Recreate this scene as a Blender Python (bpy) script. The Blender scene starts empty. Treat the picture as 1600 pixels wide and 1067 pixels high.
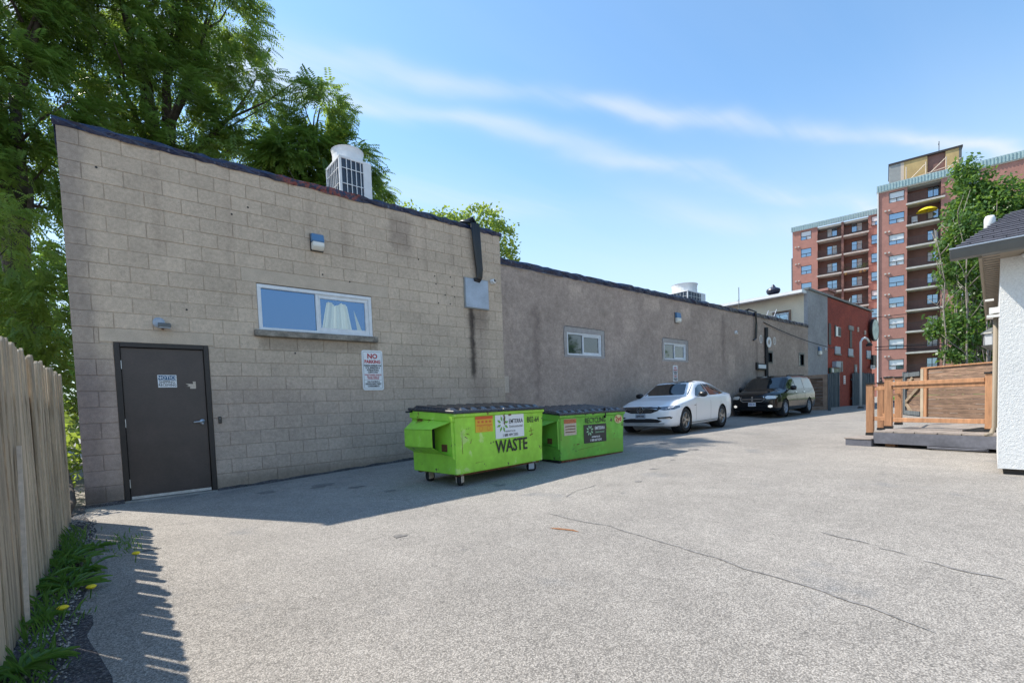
import bpy, bmesh, math, random
import numpy as np
from mathutils import Vector, Matrix, Quaternion
from mathutils.bvhtree import BVHTree
random.seed(7); rng = np.random.default_rng(7)
SC = bpy.context.scene
COL = SC.collection

# ---------------------------------------------------------------- camera, sky, sun, exposure
cam = bpy.data.cameras.new('camera'); camo = bpy.data.objects.new('camera', cam); COL.objects.link(camo)
R_ = Vector((0.764738, -0.643331, -0.036063)); U_ = Vector((0.058513, 0.013599, 0.998194)); F_ = Vector((0.641679, 0.765467, -0.048042))
camo.matrix_world = Matrix(((R_.x, U_.x, -F_.x, .371), (R_.y, U_.y, -F_.y, -7.981), (R_.z, U_.z, -F_.z, 1.148), (0, 0, 0, 1)))
cam.sensor_fit = 'HORIZONTAL'; cam.sensor_width = 36; cam.lens = 733.626 / 1600 * 36
cam.shift_y = (663.308 - 533.5) / 1600
cam.clip_start = .05; cam.clip_end = 3000
SC.camera = camo

SUN = Vector((-.40, .685, 1.0)).normalized()
sl = bpy.data.lights.new('sun', 'SUN'); sl.energy = 2.9; sl.angle = math.radians(.53); sl.color = (1, .93, .82)
so = bpy.data.objects.new('sun', sl); COL.objects.link(so)
so.rotation_euler = SUN.to_track_quat('Z', 'Y').to_euler(); so.location = (-20, 30, 40)

W = bpy.data.worlds.new('World'); SC.world = W; W.use_nodes = True
wt = W.node_tree; wt.nodes.clear()
def wn(t, **k):
    n = wt.nodes.new(t)
    for a, b in k.items(): setattr(n, a, b)
    return n
sky = wn('ShaderNodeTexSky', sky_type='NISHITA', sun_disc=False)
sky.sun_elevation = math.asin(SUN.z); sky.sun_rotation = math.atan2(SUN.x, SUN.y) % (2 * math.pi)
sky.air_density = 1.0; sky.dust_density = .25; sky.ozone_density = 2.5; sky.altitude = 100
bg = wn('ShaderNodeBackground'); bg.inputs['Strength'].default_value = .13
out = wn('ShaderNodeOutputWorld')
tc = wn('ShaderNodeTexCoord')
# thin cirrus: a stretched noise on the plane of the cloud layer (direction / height)
sep = wn('ShaderNodeSeparateXYZ'); wt.links.new(tc.outputs['Generated'], sep.inputs[0])
mx = wn('ShaderNodeMath', operation='MAXIMUM'); mx.inputs[1].default_value = .06; wt.links.new(sep.outputs['Z'], mx.inputs[0])
dv = wn('ShaderNodeVectorMath', operation='DIVIDE'); cb = wn('ShaderNodeCombineXYZ')
for i in range(3): wt.links.new(mx.outputs[0], cb.inputs[i])
wt.links.new(tc.outputs['Generated'], dv.inputs[0]); wt.links.new(cb.outputs[0], dv.inputs[1])
mp = wn('ShaderNodeMapping'); wt.links.new(dv.outputs[0], mp.inputs[0])
mp.inputs['Rotation'].default_value = (0, 0, math.radians(24)); mp.inputs['Scale'].default_value = (.16, 1.15, 0); mp.inputs['Location'].default_value = (.35, .62, 0)
nz = wn('ShaderNodeTexNoise'); nz.inputs['Scale'].default_value = 2.2; nz.inputs['Detail'].default_value = 9; nz.inputs['Roughness'].default_value = .52; nz.inputs['Distortion'].default_value = .35
wt.links.new(mp.outputs[0], nz.inputs['Vector'])
rp = wn('ShaderNodeMapRange'); rp.inputs['From Min'].default_value = .36; rp.inputs['From Max'].default_value = .72; rp.inputs['To Max'].default_value = 1
wt.links.new(nz.outputs[0], rp.inputs['Value'])
nw = wn('ShaderNodeTexNoise'); nw.inputs['Scale'].default_value = 1.7; nw.inputs['Detail'].default_value = 3; wt.links.new(dv.outputs[0], nw.inputs['Vector'])
def wm_(op, a_, b_=None):
    n_ = wn('ShaderNodeMath', operation=op)
    for k_, v_ in enumerate((a_, b_)):
        if v_ is None: continue
        if isinstance(v_, (int, float)): n_.inputs[k_].default_value = v_
        else: wt.links.new(v_, n_.inputs[k_])
    return n_.outputs[0]
dp = wn('ShaderNodeVectorMath', operation='DOT_PRODUCT'); wt.links.new(dv.outputs[0], dp.inputs[0]); dp.inputs[1].default_value = (.423, .906, 0)
dl = wn('ShaderNodeVectorMath', operation='DOT_PRODUCT'); wt.links.new(dv.outputs[0], dl.inputs[0]); dl.inputs[1].default_value = (.906, -.423, 0)
across = wm_('ADD', dp.outputs['Value'], wm_('MULTIPLY', wm_('SUBTRACT', nw.outputs[0], .5), .35))
def band(c_, w_, amp, slope=0):
    q_ = wm_('DIVIDE', wm_('SUBTRACT', wm_('SUBTRACT', across, wm_('MULTIPLY', dl.outputs['Value'], slope)), c_), w_)
    return wm_('MULTIPLY', wm_('EXPONENT', wm_('MULTIPLY', wm_('MULTIPLY', q_, q_), -1.0)), amp)
bands = wm_('ADD', wm_('ADD', band(1.48, .06, 1.1), band(1.64, .075, .9, .16)), wm_('ADD', band(2.35, .2, .5), .08))
cl = wm_('MULTIPLY', bands, wm_('ADD', wm_('MULTIPLY', rp.outputs[0], .85), .12))
cl = wm_('MINIMUM', wm_('MULTIPLY', cl, .85), .7)
hz = wn('ShaderNodeMapRange'); hz.inputs['From Min'].default_value = .0; hz.inputs['From Max'].default_value = .52; hz.inputs['To Min'].default_value = .8; hz.inputs['To Max'].default_value = .0
hz.interpolation_type = 'SMOOTHSTEP'; wt.links.new(sep.outputs['Z'], hz.inputs['Value'])
mxh = wn('ShaderNodeMix', data_type='RGBA'); mxc = wn('ShaderNodeMix', data_type='RGBA')
tint = wn('ShaderNodeMix', data_type='RGBA', blend_type='MULTIPLY'); tint.inputs['Factor'].default_value = 1
tint.inputs[7].default_value = (.78, .93, .93, 1)
wt.links.new(sky.outputs[0], tint.inputs[6])
mxh.inputs[7].default_value = (2.75, 3.0, 3.15, 1); mxc.inputs[7].default_value = (3.0, 3.15, 3.2, 1)
wt.links.new(hz.outputs[0], mxh.inputs['Factor']); wt.links.new(tint.outputs[2], mxh.inputs[6])
wt.links.new(cl, mxc.inputs['Factor']); wt.links.new(mxh.outputs[2], mxc.inputs[6])
wt.links.new(mxc.outputs[2], bg.inputs['Color']); wt.links.new(bg.outputs[0], out.inputs[0])

SC.view_settings.view_transform = 'Standard'; SC.view_settings.look = 'None'; SC.view_settings.gamma = 1
SC.view_settings.exposure = 1.25
SC.view_settings.use_curve_mapping = False

# ---------------------------------------------------------------- helpers
def tag(o, label=None, cat=None, group=None, kind=None):
    if label: o['label'] = label
    if cat: o['category'] = cat
    if group: o['group'] = group
    if kind: o['kind'] = kind
    return o

def thing(name, label, cat, loc=(0, 0, 0), rz=0, group=None):
    o = bpy.data.objects.new(name, None); COL.objects.link(o); o.location = loc; o.rotation_euler = (0, 0, rz)
    o.empty_display_size = .2
    return tag(o, label, cat, group)

class MB:
    """collects simple shapes; build() links them as ONE mesh object"""
    def __init__(s): s.v = []; s.f = []; s.sm = False
    def add(s, vs, fs):
        b = len(s.v); s.v += [tuple(v) for v in vs]; s.f += [tuple(i + b for i in f) for f in fs]; return s
    def box(s, x0, x1, y0, y1, z0, z1, M=None):
        vs = [Vector(p) for p in ((x0, y0, z0), (x1, y0, z0), (x1, y1, z0), (x0, y1, z0), (x0, y0, z1), (x1, y0, z1), (x1, y1, z1), (x0, y1, z1))]
        if M: vs = [M @ v for v in vs]
        return s.add(vs, [(0, 3, 2, 1), (4, 5, 6, 7), (0, 1, 5, 4), (1, 2, 6, 5), (2, 3, 7, 6), (3, 0, 4, 7)])
    def prism(s, pts, a0, a1, axis='y', M=None):
        """pts 2D polygon; extruded along axis: y -> pts are (x,z), x -> (y,z), z -> (x,y)"""
        n = len(pts)
        def P(p, a): return Vector((p[0], a, p[1])) if axis == 'y' else Vector((a, p[0], p[1])) if axis == 'x' else Vector((p[0], p[1], a))
        vs = [P(p, a0) for p in pts] + [P(p, a1) for p in pts]
        if M: vs = [M @ v for v in vs]
        return s.add(vs, [tuple(range(n)), tuple(range(2 * n - 1, n - 1, -1))] + [(i, i + n, (i + 1) % n + n, (i + 1) % n) for i in range(n)])
    def tube(s, pts, r, n=8, cap=True):
        pts = [Vector(p) for p in pts]; rs = r if isinstance(r, (list, tuple)) else [r] * len(pts); b = []
        up = Vector((0, 0, 1)); vs = []
        for i, p in enumerate(pts):
            d = (pts[min(i + 1, len(pts) - 1)] - pts[max(i - 1, 0)]).normalized()
            a = d.cross(up) if abs(d.z) < .95 else d.cross(Vector((0, 1, 0)))
            a.normalize(); c = d.cross(a)
            vs += [p + (a * math.cos(t) + c * math.sin(t)) * rs[i] for t in [2 * math.pi * k / n for k in range(n)]]
        fs = [(i * n + k, i * n + (k + 1) % n, (i + 1) * n + (k + 1) % n, (i + 1) * n + k) for i in range(len(pts) - 1) for k in range(n)]
        if cap: fs += [tuple(range(n - 1, -1, -1)), tuple(range((len(pts) - 1) * n, len(pts) * n))]
        return s.add(vs, fs)
    def lathe(s, prof, n=20, M=None):
        """prof list of (r,z) about z"""
        vs = [Vector((r * math.cos(2 * math.pi * k / n), r * math.sin(2 * math.pi * k / n), z)) for r, z in prof for k in range(n)]
        if M: vs = [M @ v for v in vs]
        fs = [(i * n + k, i * n + (k + 1) % n, (i + 1) * n + (k + 1) % n, (i + 1) * n + k) for i in range(len(prof) - 1) for k in range(n)]
        return s.add(vs, fs)
    def quad(s, a, b, c, d): return s.add([a, b, c, d], [(0, 1, 2, 3)])
    def text(s, body, size, M, bold=0, align='CENTER', sx=1.0):
        cu = bpy.data.curves.new('t', 'FONT'); cu.body = body; cu.size = size; cu.align_x = align; cu.align_y = 'CENTER'
        cu.offset = bold; cu.extrude = .0008; cu.resolution_u = 2
        o = bpy.data.objects.new('t', cu); COL.objects.link(o)
        bpy.context.view_layer.update()
        me = bpy.data.meshes.new_from_object(o.evaluated_get(bpy.context.evaluated_depsgraph_get()))
        s.add([M @ Vector((v.co.x * sx, v.co.y, v.co.z)) for v in me.vertices], [tuple(p.vertices) for p in me.polygons])
        bpy.data.objects.remove(o); bpy.data.curves.remove(cu); bpy.data.meshes.remove(me)
        return s
    def build(s, name, mat, parent=None, world=True, smooth=False, bevel=0, attr=None):
        me = bpy.data.meshes.new(name)
        off = Vector(parent['_base']) if (parent is not None and world and '_base' in parent) else Vector((0, 0, 0))
        vs = s.v
        if off.length > 0: vs = [(v[0] - off.x, v[1] - off.y, v[2] - off.z) for v in vs]
        me.from_pydata(vs, [], s.f)
        if bevel:
            bm = bmesh.new(); bm.from_mesh(me)
            bmesh.ops.bevel(bm, geom=[e for e in bm.edges if e.is_manifold and e.calc_face_angle(0) > .5], offset=bevel, segments=1, affect='EDGES', clamp_overlap=True)
            bm.to_mesh(me); bm.free()
        if mat: me.materials.append(mat)
        if smooth: me.shade_smooth()
        me.update()
        o = bpy.data.objects.new(name, me); COL.objects.link(o)
        if parent is not None: o.parent = parent
        return o

def wthing(name, label, cat, base, group=None):
    """a thing at base whose parts are given in world coordinates"""
    o = thing(name, label, cat, base, 0, group); o['_base'] = tuple(base); return o
def sub(parent_obj, grand):
    """let a part carry sub-parts given in the same world coordinates"""
    if '_base' in grand: parent_obj['_base'] = tuple(grand['_base'])
    return parent_obj

def link_mesh(name, me, parent=None, loc=(0, 0, 0), rot=(0, 0, 0), scale=(1, 1, 1)):
    o = bpy.data.objects.new(name, me); COL.objects.link(o); o.location = loc; o.rotation_euler = rot; o.scale = scale
    if parent is not None: o.parent = parent
    return o

def copy_tree(o, parent=None):
    c = o.copy(); COL.objects.link(c)
    if parent is not None: c.parent = parent
    for ch in list(o.children): copy_tree(ch, c)
    return c

FRONT = lambda x, y, z: Matrix.Translation((x, y, z)) @ Matrix.Rotation(math.pi / 2, 4, 'X')   # lettering on a surface that faces -Y

# ---------------------------------------------------------------- materials
def mat(name, col, rough=.8, metal=0, n=(), bump=(), spec=.5, coat=0, emit=None, objrand=0, coords='pos', extra=None, stretch=None):
    m = bpy.data.materials.new(name); m.use_nodes = True; t = m.node_tree; p = t.nodes['Principled BSDF']
    p.inputs['Roughness'].default_value = rough; p.inputs['Metallic'].default_value = metal
    p.inputs['Specular IOR Level'].default_value = spec
    if coat: p.inputs['Coat Weight'].default_value = coat; p.inputs['Coat Roughness'].default_value = .05
    if emit: p.inputs['Emission Color'].default_value = (*emit[0], 1); p.inputs['Emission Strength'].default_value = emit[1]
    p.inputs['Base Color'].default_value = (*col, 1)
    def N(ty, **k):
        q = t.nodes.new(ty)
        for a, b in k.items(): setattr(q, a, b)
        return q
    L = t.links.new
    if n or bump or objrand or extra:
        if coords == 'pos': vec = N('ShaderNodeNewGeometry').outputs['Position']
        else: vec = N('ShaderNodeTexCoord').outputs['Object']
        if stretch:
            mpn = N('ShaderNodeMapping'); mpn.inputs['Scale'].default_value = stretch; L(vec, mpn.inputs[0]); svec = mpn.outputs[0]
        else: svec = vec
        cur = N('ShaderNodeRGB'); cur.outputs[0].default_value = (*col, 1); cur = cur.outputs[0]
        for it in n:
            sc, lo, hi = it[:3]; det = it[3] if len(it) > 3 else 3; c2 = it[4] if len(it) > 4 else None; st = it[5] if len(it) > 5 else True
            no = N('ShaderNodeTexNoise'); no.inputs['Scale'].default_value = sc; no.inputs['Detail'].default_value = det; no.inputs['Roughness'].default_value = .6
            L(svec if st else vec, no.inputs['Vector'])
            r = N('ShaderNodeMapRange'); L(no.outputs[0], r.inputs['Value'])
            if c2 is None:
                r.inputs['From Min'].default_value = .3; r.inputs['From Max'].default_value = .7; r.inputs['To Min'].default_value = lo; r.inputs['To Max'].default_value = hi
                mm = N('ShaderNodeMix', data_type='RGBA', blend_type='MULTIPLY'); mm.inputs['Factor'].default_value = 1
                L(cur, mm.inputs[6]); L(r.outputs[0], mm.inputs[7]); cur = mm.outputs[2]
            else:
                r.inputs['From Min'].default_value = lo; r.inputs['From Max'].default_value = hi
                mm = N('ShaderNodeMix', data_type='RGBA'); L(r.outputs[0], mm.inputs['Factor']); L(cur, mm.inputs[6]); mm.inputs[7].default_value = (*c2, 1); cur = mm.outputs[2]
        if objrand:
            oi = N('ShaderNodeObjectInfo'); at = N('ShaderNodeAttribute'); at.attribute_name = 'rnd'
            ad = N('ShaderNodeMath', operation='ADD'); L(oi.outputs['Random'], ad.inputs[0]); L(at.outputs['Fac'], ad.inputs[1])
            fr = N('ShaderNodeMath', operation='FRACT'); L(ad.outputs[0], fr.inputs[0])
            r = N('ShaderNodeMapRange'); L(fr.outputs[0], r.inputs['Value']); r.inputs['To Min'].default_value = 1 - objrand; r.inputs['To Max'].default_value = 1 + objrand
            mm = N('ShaderNodeMix', data_type='RGBA', blend_type='MULTIPLY'); mm.inputs['Factor'].default_value = 1
            L(cur, mm.inputs[6]); L(r.outputs[0], mm.inputs[7]); cur = mm.outputs[2]
        if extra: cur = extra(t, N, L, vec, cur)
        L(cur, p.inputs['Base Color'])
        h = None
        for sc, amt in bump:
            no = N('ShaderNodeTexNoise'); no.inputs['Scale'].default_value = sc; no.inputs['Detail'].default_value = 4; L(svec, no.inputs['Vector'])
            ml = N('ShaderNodeMath', operation='MULTIPLY'); L(no.outputs[0], ml.inputs[0]); ml.inputs[1].default_value = amt
            if h is None: h = ml.outputs[0]
            else:
                ad = N('ShaderNodeMath', operation='ADD'); L(h, ad.inputs[0]); L(ml.outputs[0], ad.inputs[1]); h = ad.outputs[0]
        if h is not None:
            b = N('ShaderNodeBump'); b.inputs['Distance'].default_value = 1; b.inputs['Strength'].default_value = 1; L(h, b.inputs['Height']); L(b.outputs[0], p.inputs['Normal'])
    return m

def mask_box(N, L, vec, x0, x1, z0, z1, soft=.1, axis='X', noise=3, namt=.25):
    """0..1 mask of a soft patch in world x (or y) and z, its edge broken by noise"""
    s = N('ShaderNodeSeparateXYZ'); L(vec, s.inputs[0])
    no = N('ShaderNodeTexNoise'); no.inputs['Scale'].default_value = noise; no.inputs['Detail'].default_value = 4; L(vec, no.inputs['Vector'])
    def ramp(o, a, b):
        r = N('ShaderNodeMapRange'); r.interpolation_type = 'SMOOTHSTEP'; L(o, r.inputs['Value']); r.inputs['From Min'].default_value = a; r.inputs['From Max'].default_value = b; return r.outputs[0]
    def mul(a, b):
        q = N('ShaderNodeMath', operation='MULTIPLY'); L(a, q.inputs[0]); L(b, q.inputs[1]); return q.outputs[0]
    dd = N('ShaderNodeMath', operation='MULTIPLY_ADD'); L(no.outputs[0], dd.inputs[0]); dd.inputs[1].default_value = namt; L(s.outputs[axis], dd.inputs[2])
    X = N('ShaderNodeMath', operation='SUBTRACT'); L(dd.outputs[0], X.inputs[0]); X.inputs[1].default_value = namt * .5
    m = mul(ramp(X.outputs[0], x0 - soft, x0 + soft), ramp(X.outputs[0], x1 + soft, x1 - soft))
    m = mul(m, mul(ramp(s.outputs['Z'], z0 - soft * 2, z0 + soft * 2), ramp(s.outputs['Z'], z1 + soft, z1 - soft)))
    return m
def stain(N, L, cur, m, col, amt):
    q = N('ShaderNodeMath', operation='MULTIPLY'); L(m, q.inputs[0]); q.inputs[1].default_value = amt
    mm = N('ShaderNodeMix', data_type='RGBA', blend_type='MULTIPLY'); L(q.outputs[0], mm.inputs['Factor']); L(cur, mm.inputs[6]); mm.inputs[7].default_value = (*col, 1)
    return mm.outputs[2]

def block_stains(t, N, L, vec, cur):
    cur = stain(N, L, cur, mask_box(N, L, vec, -.5, .22, -.5, 6, .12), (.62, .63, .68), .9)        # grey weathered corner
    cur = stain(N, L, cur, mask_box(N, L, vec, -.5, .45, -.5, 1.9, .15), (.72, .72, .78), .7)
    cur = stain(N, L, cur, mask_box(N, L, vec, 6.02, 6.14, 1.7, 3.12, .05, noise=9, namt=.12), (.16, .15, .16), .9)   # dark run below the panel
    cur = stain(N, L, cur, mask_box(N, L, vec, 5.95, 6.5, 2.7, 3.12, .1, noise=9), (.5, .48, .47), .6)
    cur = stain(N, L, cur, mask_box(N, L, vec, 6.0, 6.45, .6, 3.1, .15, noise=5), (.72, .7, .72), .6)
    cur = stain(N, L, cur, mask_box(N, L, vec, 4.35, 4.8, 3.95, 4.6, .12, noise=7, namt=.4), (.6, .58, .6), .7)
    cur = stain(N, L, cur, mask_box(N, L, vec, -1, 7, -.5, .22, .12, noise=2.5), (.55, .55, .52), .8)       # darker towards the foot of the wall
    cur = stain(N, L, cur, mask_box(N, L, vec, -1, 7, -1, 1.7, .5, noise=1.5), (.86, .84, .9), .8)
    cur = stain(N, L, cur, mask_box(N, L, vec, 2.1, 4.0, 2.1, 2.32, .04, noise=14, namt=.3), (.62, .61, .6), .8)
    for x0, x1, z0 in ((1.75, 1.82, 3.2), (2.9, 2.97, 3.4), (5.0, 5.08, 3.6), (3.45, 3.55, 3.7), (.9, .98, 3.3), (5.6, 5.68, 3.9)):
        cur = stain(N, L, cur, mask_box(N, L, vec, x0, x1, z0, 4.8, .07, noise=6, namt=.16), (.78, .76, .76), .6)
    return cur
def stucco_stains(t, N, L, vec, cur):
    for x0, x1, z0, z1, a in ((9.5, 9.7, 1.0, 3.9, .6), (20.6, 20.9, 2.6, 4.6, .6), (24.0, 24.25, .5, 3.6, .75), (13.2, 13.6, 3.0, 4.7, .3), (31.9, 32.4, 3, 6.6, .3)):
        cur = stain(N, L, cur, mask_box(N, L, vec, x0, x1, z0, z1, .15, noise=4, namt=.5), (.55, .53, .55), a)
    for x0, x1, z0, z1 in ((14.9, 15.9, 4.25, 4.7), (11.0, 11.6, 4.3, 4.65), (17.2, 18.0, 4.1, 4.6), (21.2, 21.8, 1.9, 2.9)):
        cur = stain(N, L, cur, mask_box(N, L, vec, x0, x1, z0, z1, .1, noise=3, namt=.7), (1.35, 1.35, 1.33), .8)
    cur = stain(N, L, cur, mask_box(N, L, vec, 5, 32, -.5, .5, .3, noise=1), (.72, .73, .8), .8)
    return cur
def flash_mix(t, N, L, vec, cur):
    m = mask_box(N, L, vec, 2.55, 3.8, 4, 6, .1, noise=3, namt=1.2)
    no = N('ShaderNodeTexNoise'); no.inputs['Scale'].default_value = 22; L(vec, no.inputs['Vector'])
    r = N('ShaderNodeMapRange'); L(no.outputs[0], r.inputs['Value']); r.inputs['From Min'].default_value = .42; r.inputs['From Max'].default_value = .56
    q = N('ShaderNodeMath', operation='MULTIPLY'); L(m, q.inputs[0]); L(r.outputs[0], q.inputs[1])
    mm = N('ShaderNodeMix', data_type='RGBA'); L(q.outputs[0], mm.inputs['Factor']); L(cur, mm.inputs[6]); mm.inputs[7].default_value = (.19, .035, .03, 1)
    return mm.outputs[2]

def speckle(t, N, L, vec, cur):
    """aggregate of worn asphalt: pale stones in a dark binder, cell by cell"""
    vo = N('ShaderNodeTexVoronoi'); vo.inputs['Scale'].default_value = 150; L(vec, vo.inputs['Vector'])
    s = N('ShaderNodeSeparateColor'); L(vo.outputs['Color'], s.inputs[0])
    r = N('ShaderNodeMapRange'); L(s.outputs[0], r.inputs['Value']); r.inputs['To Min'].default_value = .6; r.inputs['To Max'].default_value = 1.4
    mm = N('ShaderNodeMix', data_type='RGBA', blend_type='MULTIPLY'); mm.inputs['Factor'].default_value = 1; L(cur, mm.inputs[6]); L(r.outputs[0], mm.inputs[7]); cur = mm.outputs[2]
    r2 = N('ShaderNodeMapRange'); L(vo.outputs['Distance'], r2.inputs['Value']); r2.inputs['From Min'].default_value = .25; r2.inputs['From Max'].default_value = .8; r2.inputs['To Min'].default_value = 1.08; r2.inputs['To Max'].default_value = .45
    mm = N('ShaderNodeMix', data_type='RGBA', blend_type='MULTIPLY'); mm.inputs['Factor'].default_value = .9; L(cur, mm.inputs[6]); L(r2.outputs[0], mm.inputs[7])
    return mm.outputs[2]

M = {}
M['asphalt'] = mat('worn asphalt', (.35, .322, .288), .92, n=[(.3, .84, 1.12, 5), (2.2, .9, 1.08, 6), (14, .9, 1.1, 4), (1.3, .66, .72, 7, (.2, .19, .18)), (.9, .62, .74, 5, (.24, .235, .23))], bump=[(120, .004), (30, .003)], extra=speckle)
M['crack'] = mat('crack filler', (.2, .19, .18), .9, n=[(30, .6, 1.5)])
M['oil'] = mat('old oil on asphalt', (.17, .16, .15), .85, n=[(40, .6, 1.4), (6, .8, 1.2)])
M['dirt'] = mat('dark soil', (.06, .055, .06), 1, n=[(40, .4, 1.7, 5), (6, .7, 1.3), (90, .55, .62, 3, (.2, .19, .18))], bump=[(60, .02)])
M['conc'] = mat('concrete', (.34, .32, .29), .9, n=[(5, .75, 1.2), (60, .85, 1.12)], bump=[(80, .002)])
M['sill'] = mat('weathered concrete sill', (.27, .24, .2), .95, n=[(7, .5, 1.3), (50, .8, 1.2)], bump=[(60, .004)])
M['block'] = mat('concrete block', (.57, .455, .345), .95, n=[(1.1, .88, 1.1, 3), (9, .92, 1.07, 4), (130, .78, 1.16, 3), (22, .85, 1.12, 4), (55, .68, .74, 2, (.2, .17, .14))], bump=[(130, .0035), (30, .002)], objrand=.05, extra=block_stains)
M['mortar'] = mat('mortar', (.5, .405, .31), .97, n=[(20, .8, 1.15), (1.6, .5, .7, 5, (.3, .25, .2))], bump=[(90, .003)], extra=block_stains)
M['lintel'] = mat('rendered lintel', (.56, .455, .35), .95, n=[(6, .88, 1.08), (90, .85, 1.1)], bump=[(100, .003)])
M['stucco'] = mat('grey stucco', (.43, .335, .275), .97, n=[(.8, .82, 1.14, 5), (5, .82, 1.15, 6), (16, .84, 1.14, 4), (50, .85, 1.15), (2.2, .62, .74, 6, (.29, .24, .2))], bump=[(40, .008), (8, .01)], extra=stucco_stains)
M['stucco_tall'] = mat('smooth grey stucco', (.34, .33, .33), .97, n=[(.8, .85, 1.15, 5), (6, .85, 1.12, 6), (50, .9, 1.1)], bump=[(40, .005)])
M['patch'] = mat('stucco patch', (.39, .36, .34), .97, n=[(6, .85, 1.12, 6), (50, .9, 1.1)], bump=[(40, .005)])
M['cream'] = mat('cream stucco', (.74, .62, .46), .95, n=[(1, .9, 1.08), (30, .92, 1.06)], bump=[(30, .004)])
M['flash'] = mat('torched roofing membrane', (.008, .016, .055), .28, n=[(11, .6, .72, 5, (.12, .15, .24)), (4, .6, 1.5)], bump=[(16, .03)], extra=flash_mix, spec=.6)
M['black'] = mat('black', (.012, .012, .013), .5)
M['blackgloss'] = mat('glossy black plastic', (.015, .015, .017), .28)
M['lid'] = mat('black dumpster lid', (.03, .03, .034), .25, n=[(20, .6, 1.6)], spec=.7)
M['dkbrown'] = mat('brown painted steel', (.06, .043, .038), .38, n=[(3, .85, 1.2), (40, .9, 1.1)], bump=[(5, .002)])
M['brownframe'] = mat('brown frame', (.022, .016, .014), .45, n=[(20, .8, 1.2)])
M['alu'] = mat('aluminium', (.6, .62, .65), .35, .9, n=[(30, .8, 1.1)])
M['steel'] = mat('galvanised steel', (.4, .45, .52), .5, .3, n=[(4, .85, 1.1), (40, .92, 1.05)])
M['white'] = mat('white paint', (.8, .8, .79), .5, n=[(6, .9, 1.03)])
M['vinyl'] = mat('white vinyl', (.74, .76, .78), .4, n=[(9, .88, 1.03)])
M['signwhite'] = mat('sign white', (.78, .8, .82), .35)
M['red'] = mat('sign red', (.45, .02, .03), .5)
M['ink'] = mat('sign black', (.02, .02, .022), .5)
M['bluesign'] = mat('sign blue', (.03, .1, .2), .5)
M['grn'] = mat('green dumpster paint', (.36, .72, .06), .4, n=[(5, .6, .66, 6, (.5, .72, .2)), (2.5, .86, 1.1, 4), (9, .9, 1.06, 5), (7, .655, .7, 6, (.1, .12, .05)), (2.7, .635, .665, 9, (.16, .06, .02))], bump=[(4, .01), (1.3, .03)], spec=.4)
M['grn2'] = mat('faded green dumpster paint', (.19, .52, .07), .5, n=[(2.2, .8, 1.2, 4), (8, .85, 1.1, 5), (6, .62, .66, 6, (.07, .08, .04)), (3.7, .64, .68, 8, (.16, .06, .02)), (1.7, .52, .6, 5, (.2, .45, .06))], bump=[(4, .01), (1.3, .03)], spec=.35)
M['bright'] = mat('repainted green', (.17, .46, .02), .5, n=[(6, .9, 1.1)])
M['rust'] = mat('rust', (.16, .06, .025), .9, n=[(20, .5, 1.4)])
M['yel'] = mat('sticker yellow', (.75, .42, .03), .5)
M['org'] = mat('sticker orange', (.7, .13, .03), .5)
M['leafgrn'] = mat('logo green', (.16, .4, .05), .5)
M['leafmint'] = mat('logo pale green', (.35, .62, .4), .5)
M['dkpanel'] = mat('dark sign panel', (.03, .035, .035), .5)
M['pale'] = mat('pale sticker', (.6, .5, .4), .6, n=[(30, .8, 1.1)])
M['rubber'] = mat('tyre rubber', (.02, .02, .021), .8)
M['wood'] = mat('grey weathered picket', (.54, .43, .3), .9, n=[(2.2, .6, 1.25, 4), (30, .8, 1.15, 4)], bump=[(25, .006)], stretch=(14, 14, .9), objrand=.2)
M['gwood'] = mat('grey boards', (.1, .115, .125), .9, n=[(3, .45, 1.5, 4), (40, .8, 1.2)], stretch=(10, 10, .8), objrand=.15)
M['cedar'] = mat('cedar', (.42, .215, .11), .65, n=[(2.5, .72, 1.2, 4), (9, .9, 1.08)], stretch=(7, 7, 1), objrand=.08)
M['brownwood'] = mat('brown fence board', (.22, .14, .095), .85, n=[(2, .55, 1.4, 4), (18, .8, 1.2, 4)], stretch=(1.3, 1.3, 14), objrand=.22)
M['deckw'] = mat('grey deck board', (.26, .225, .2), .85, n=[(5, .7, 1.2), (30, .85, 1.1)], objrand=.1)
M['fascia'] = mat('grey fascia board', (.115, .12, .145), .8, n=[(3, .8, 1.2), (20, .85, 1.1)])
M['brick'] = mat('apartment brick', (.42, .205, .165), .9, n=[(.25, .93, 1.06), (1.6, .9, 1.08, 4), (22, .85, 1.12)])
M['dkbrick'] = mat('shaded recess brick', (.22, .12, .1), .9, n=[(1.6, .9, 1.08), (22, .85, 1.12)])  # darker copy of the apartment brick, recess shade put into the colour
M['turq'] = mat('turquoise metal', (.36, .48, .49), .5, n=[(3, .85, 1.1)])
M['slab'] = mat('balcony slab', (.55, .52, .48), .9, n=[(2, .85, 1.08)])
M['tan'] = mat('tan panel', (.5, .36, .16), .8, n=[(1, .85, 1.1)])
M['metalgrey'] = mat('grey cladding', (.3, .31, .3), .6, n=[(2, .85, 1.1)])
M['rail'] = mat('dark railing', (.035, .03, .03), .6)
M['blind'] = mat('window blind', (.7, .72, .74), .7)
M['shingle'] = mat('asphalt shingle', (.06, .06, .075), .95, n=[(8, .7, 1.35, 4), (90, .7, 1.3)], bump=[(60, .01)], objrand=.16)
M['gutter'] = mat('grey gutter', (.12, .125, .12), .45, n=[(4, .85, 1.1)])
M['soffit'] = mat('beige soffit', (.26, .215, .16), .7, n=[(4, .9, 1.06)])
M['whst'] = mat('white pebbledash', (.78, .78, .76), .95, n=[(60, .86, 1.04, 3), (110, .68, .72, 2, (.3, .29, .28)), (2, .6, .8, 6, (.66, .65, .62)), (.9, .95, 1.03)], bump=[(90, .006), (30, .006)])
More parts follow.
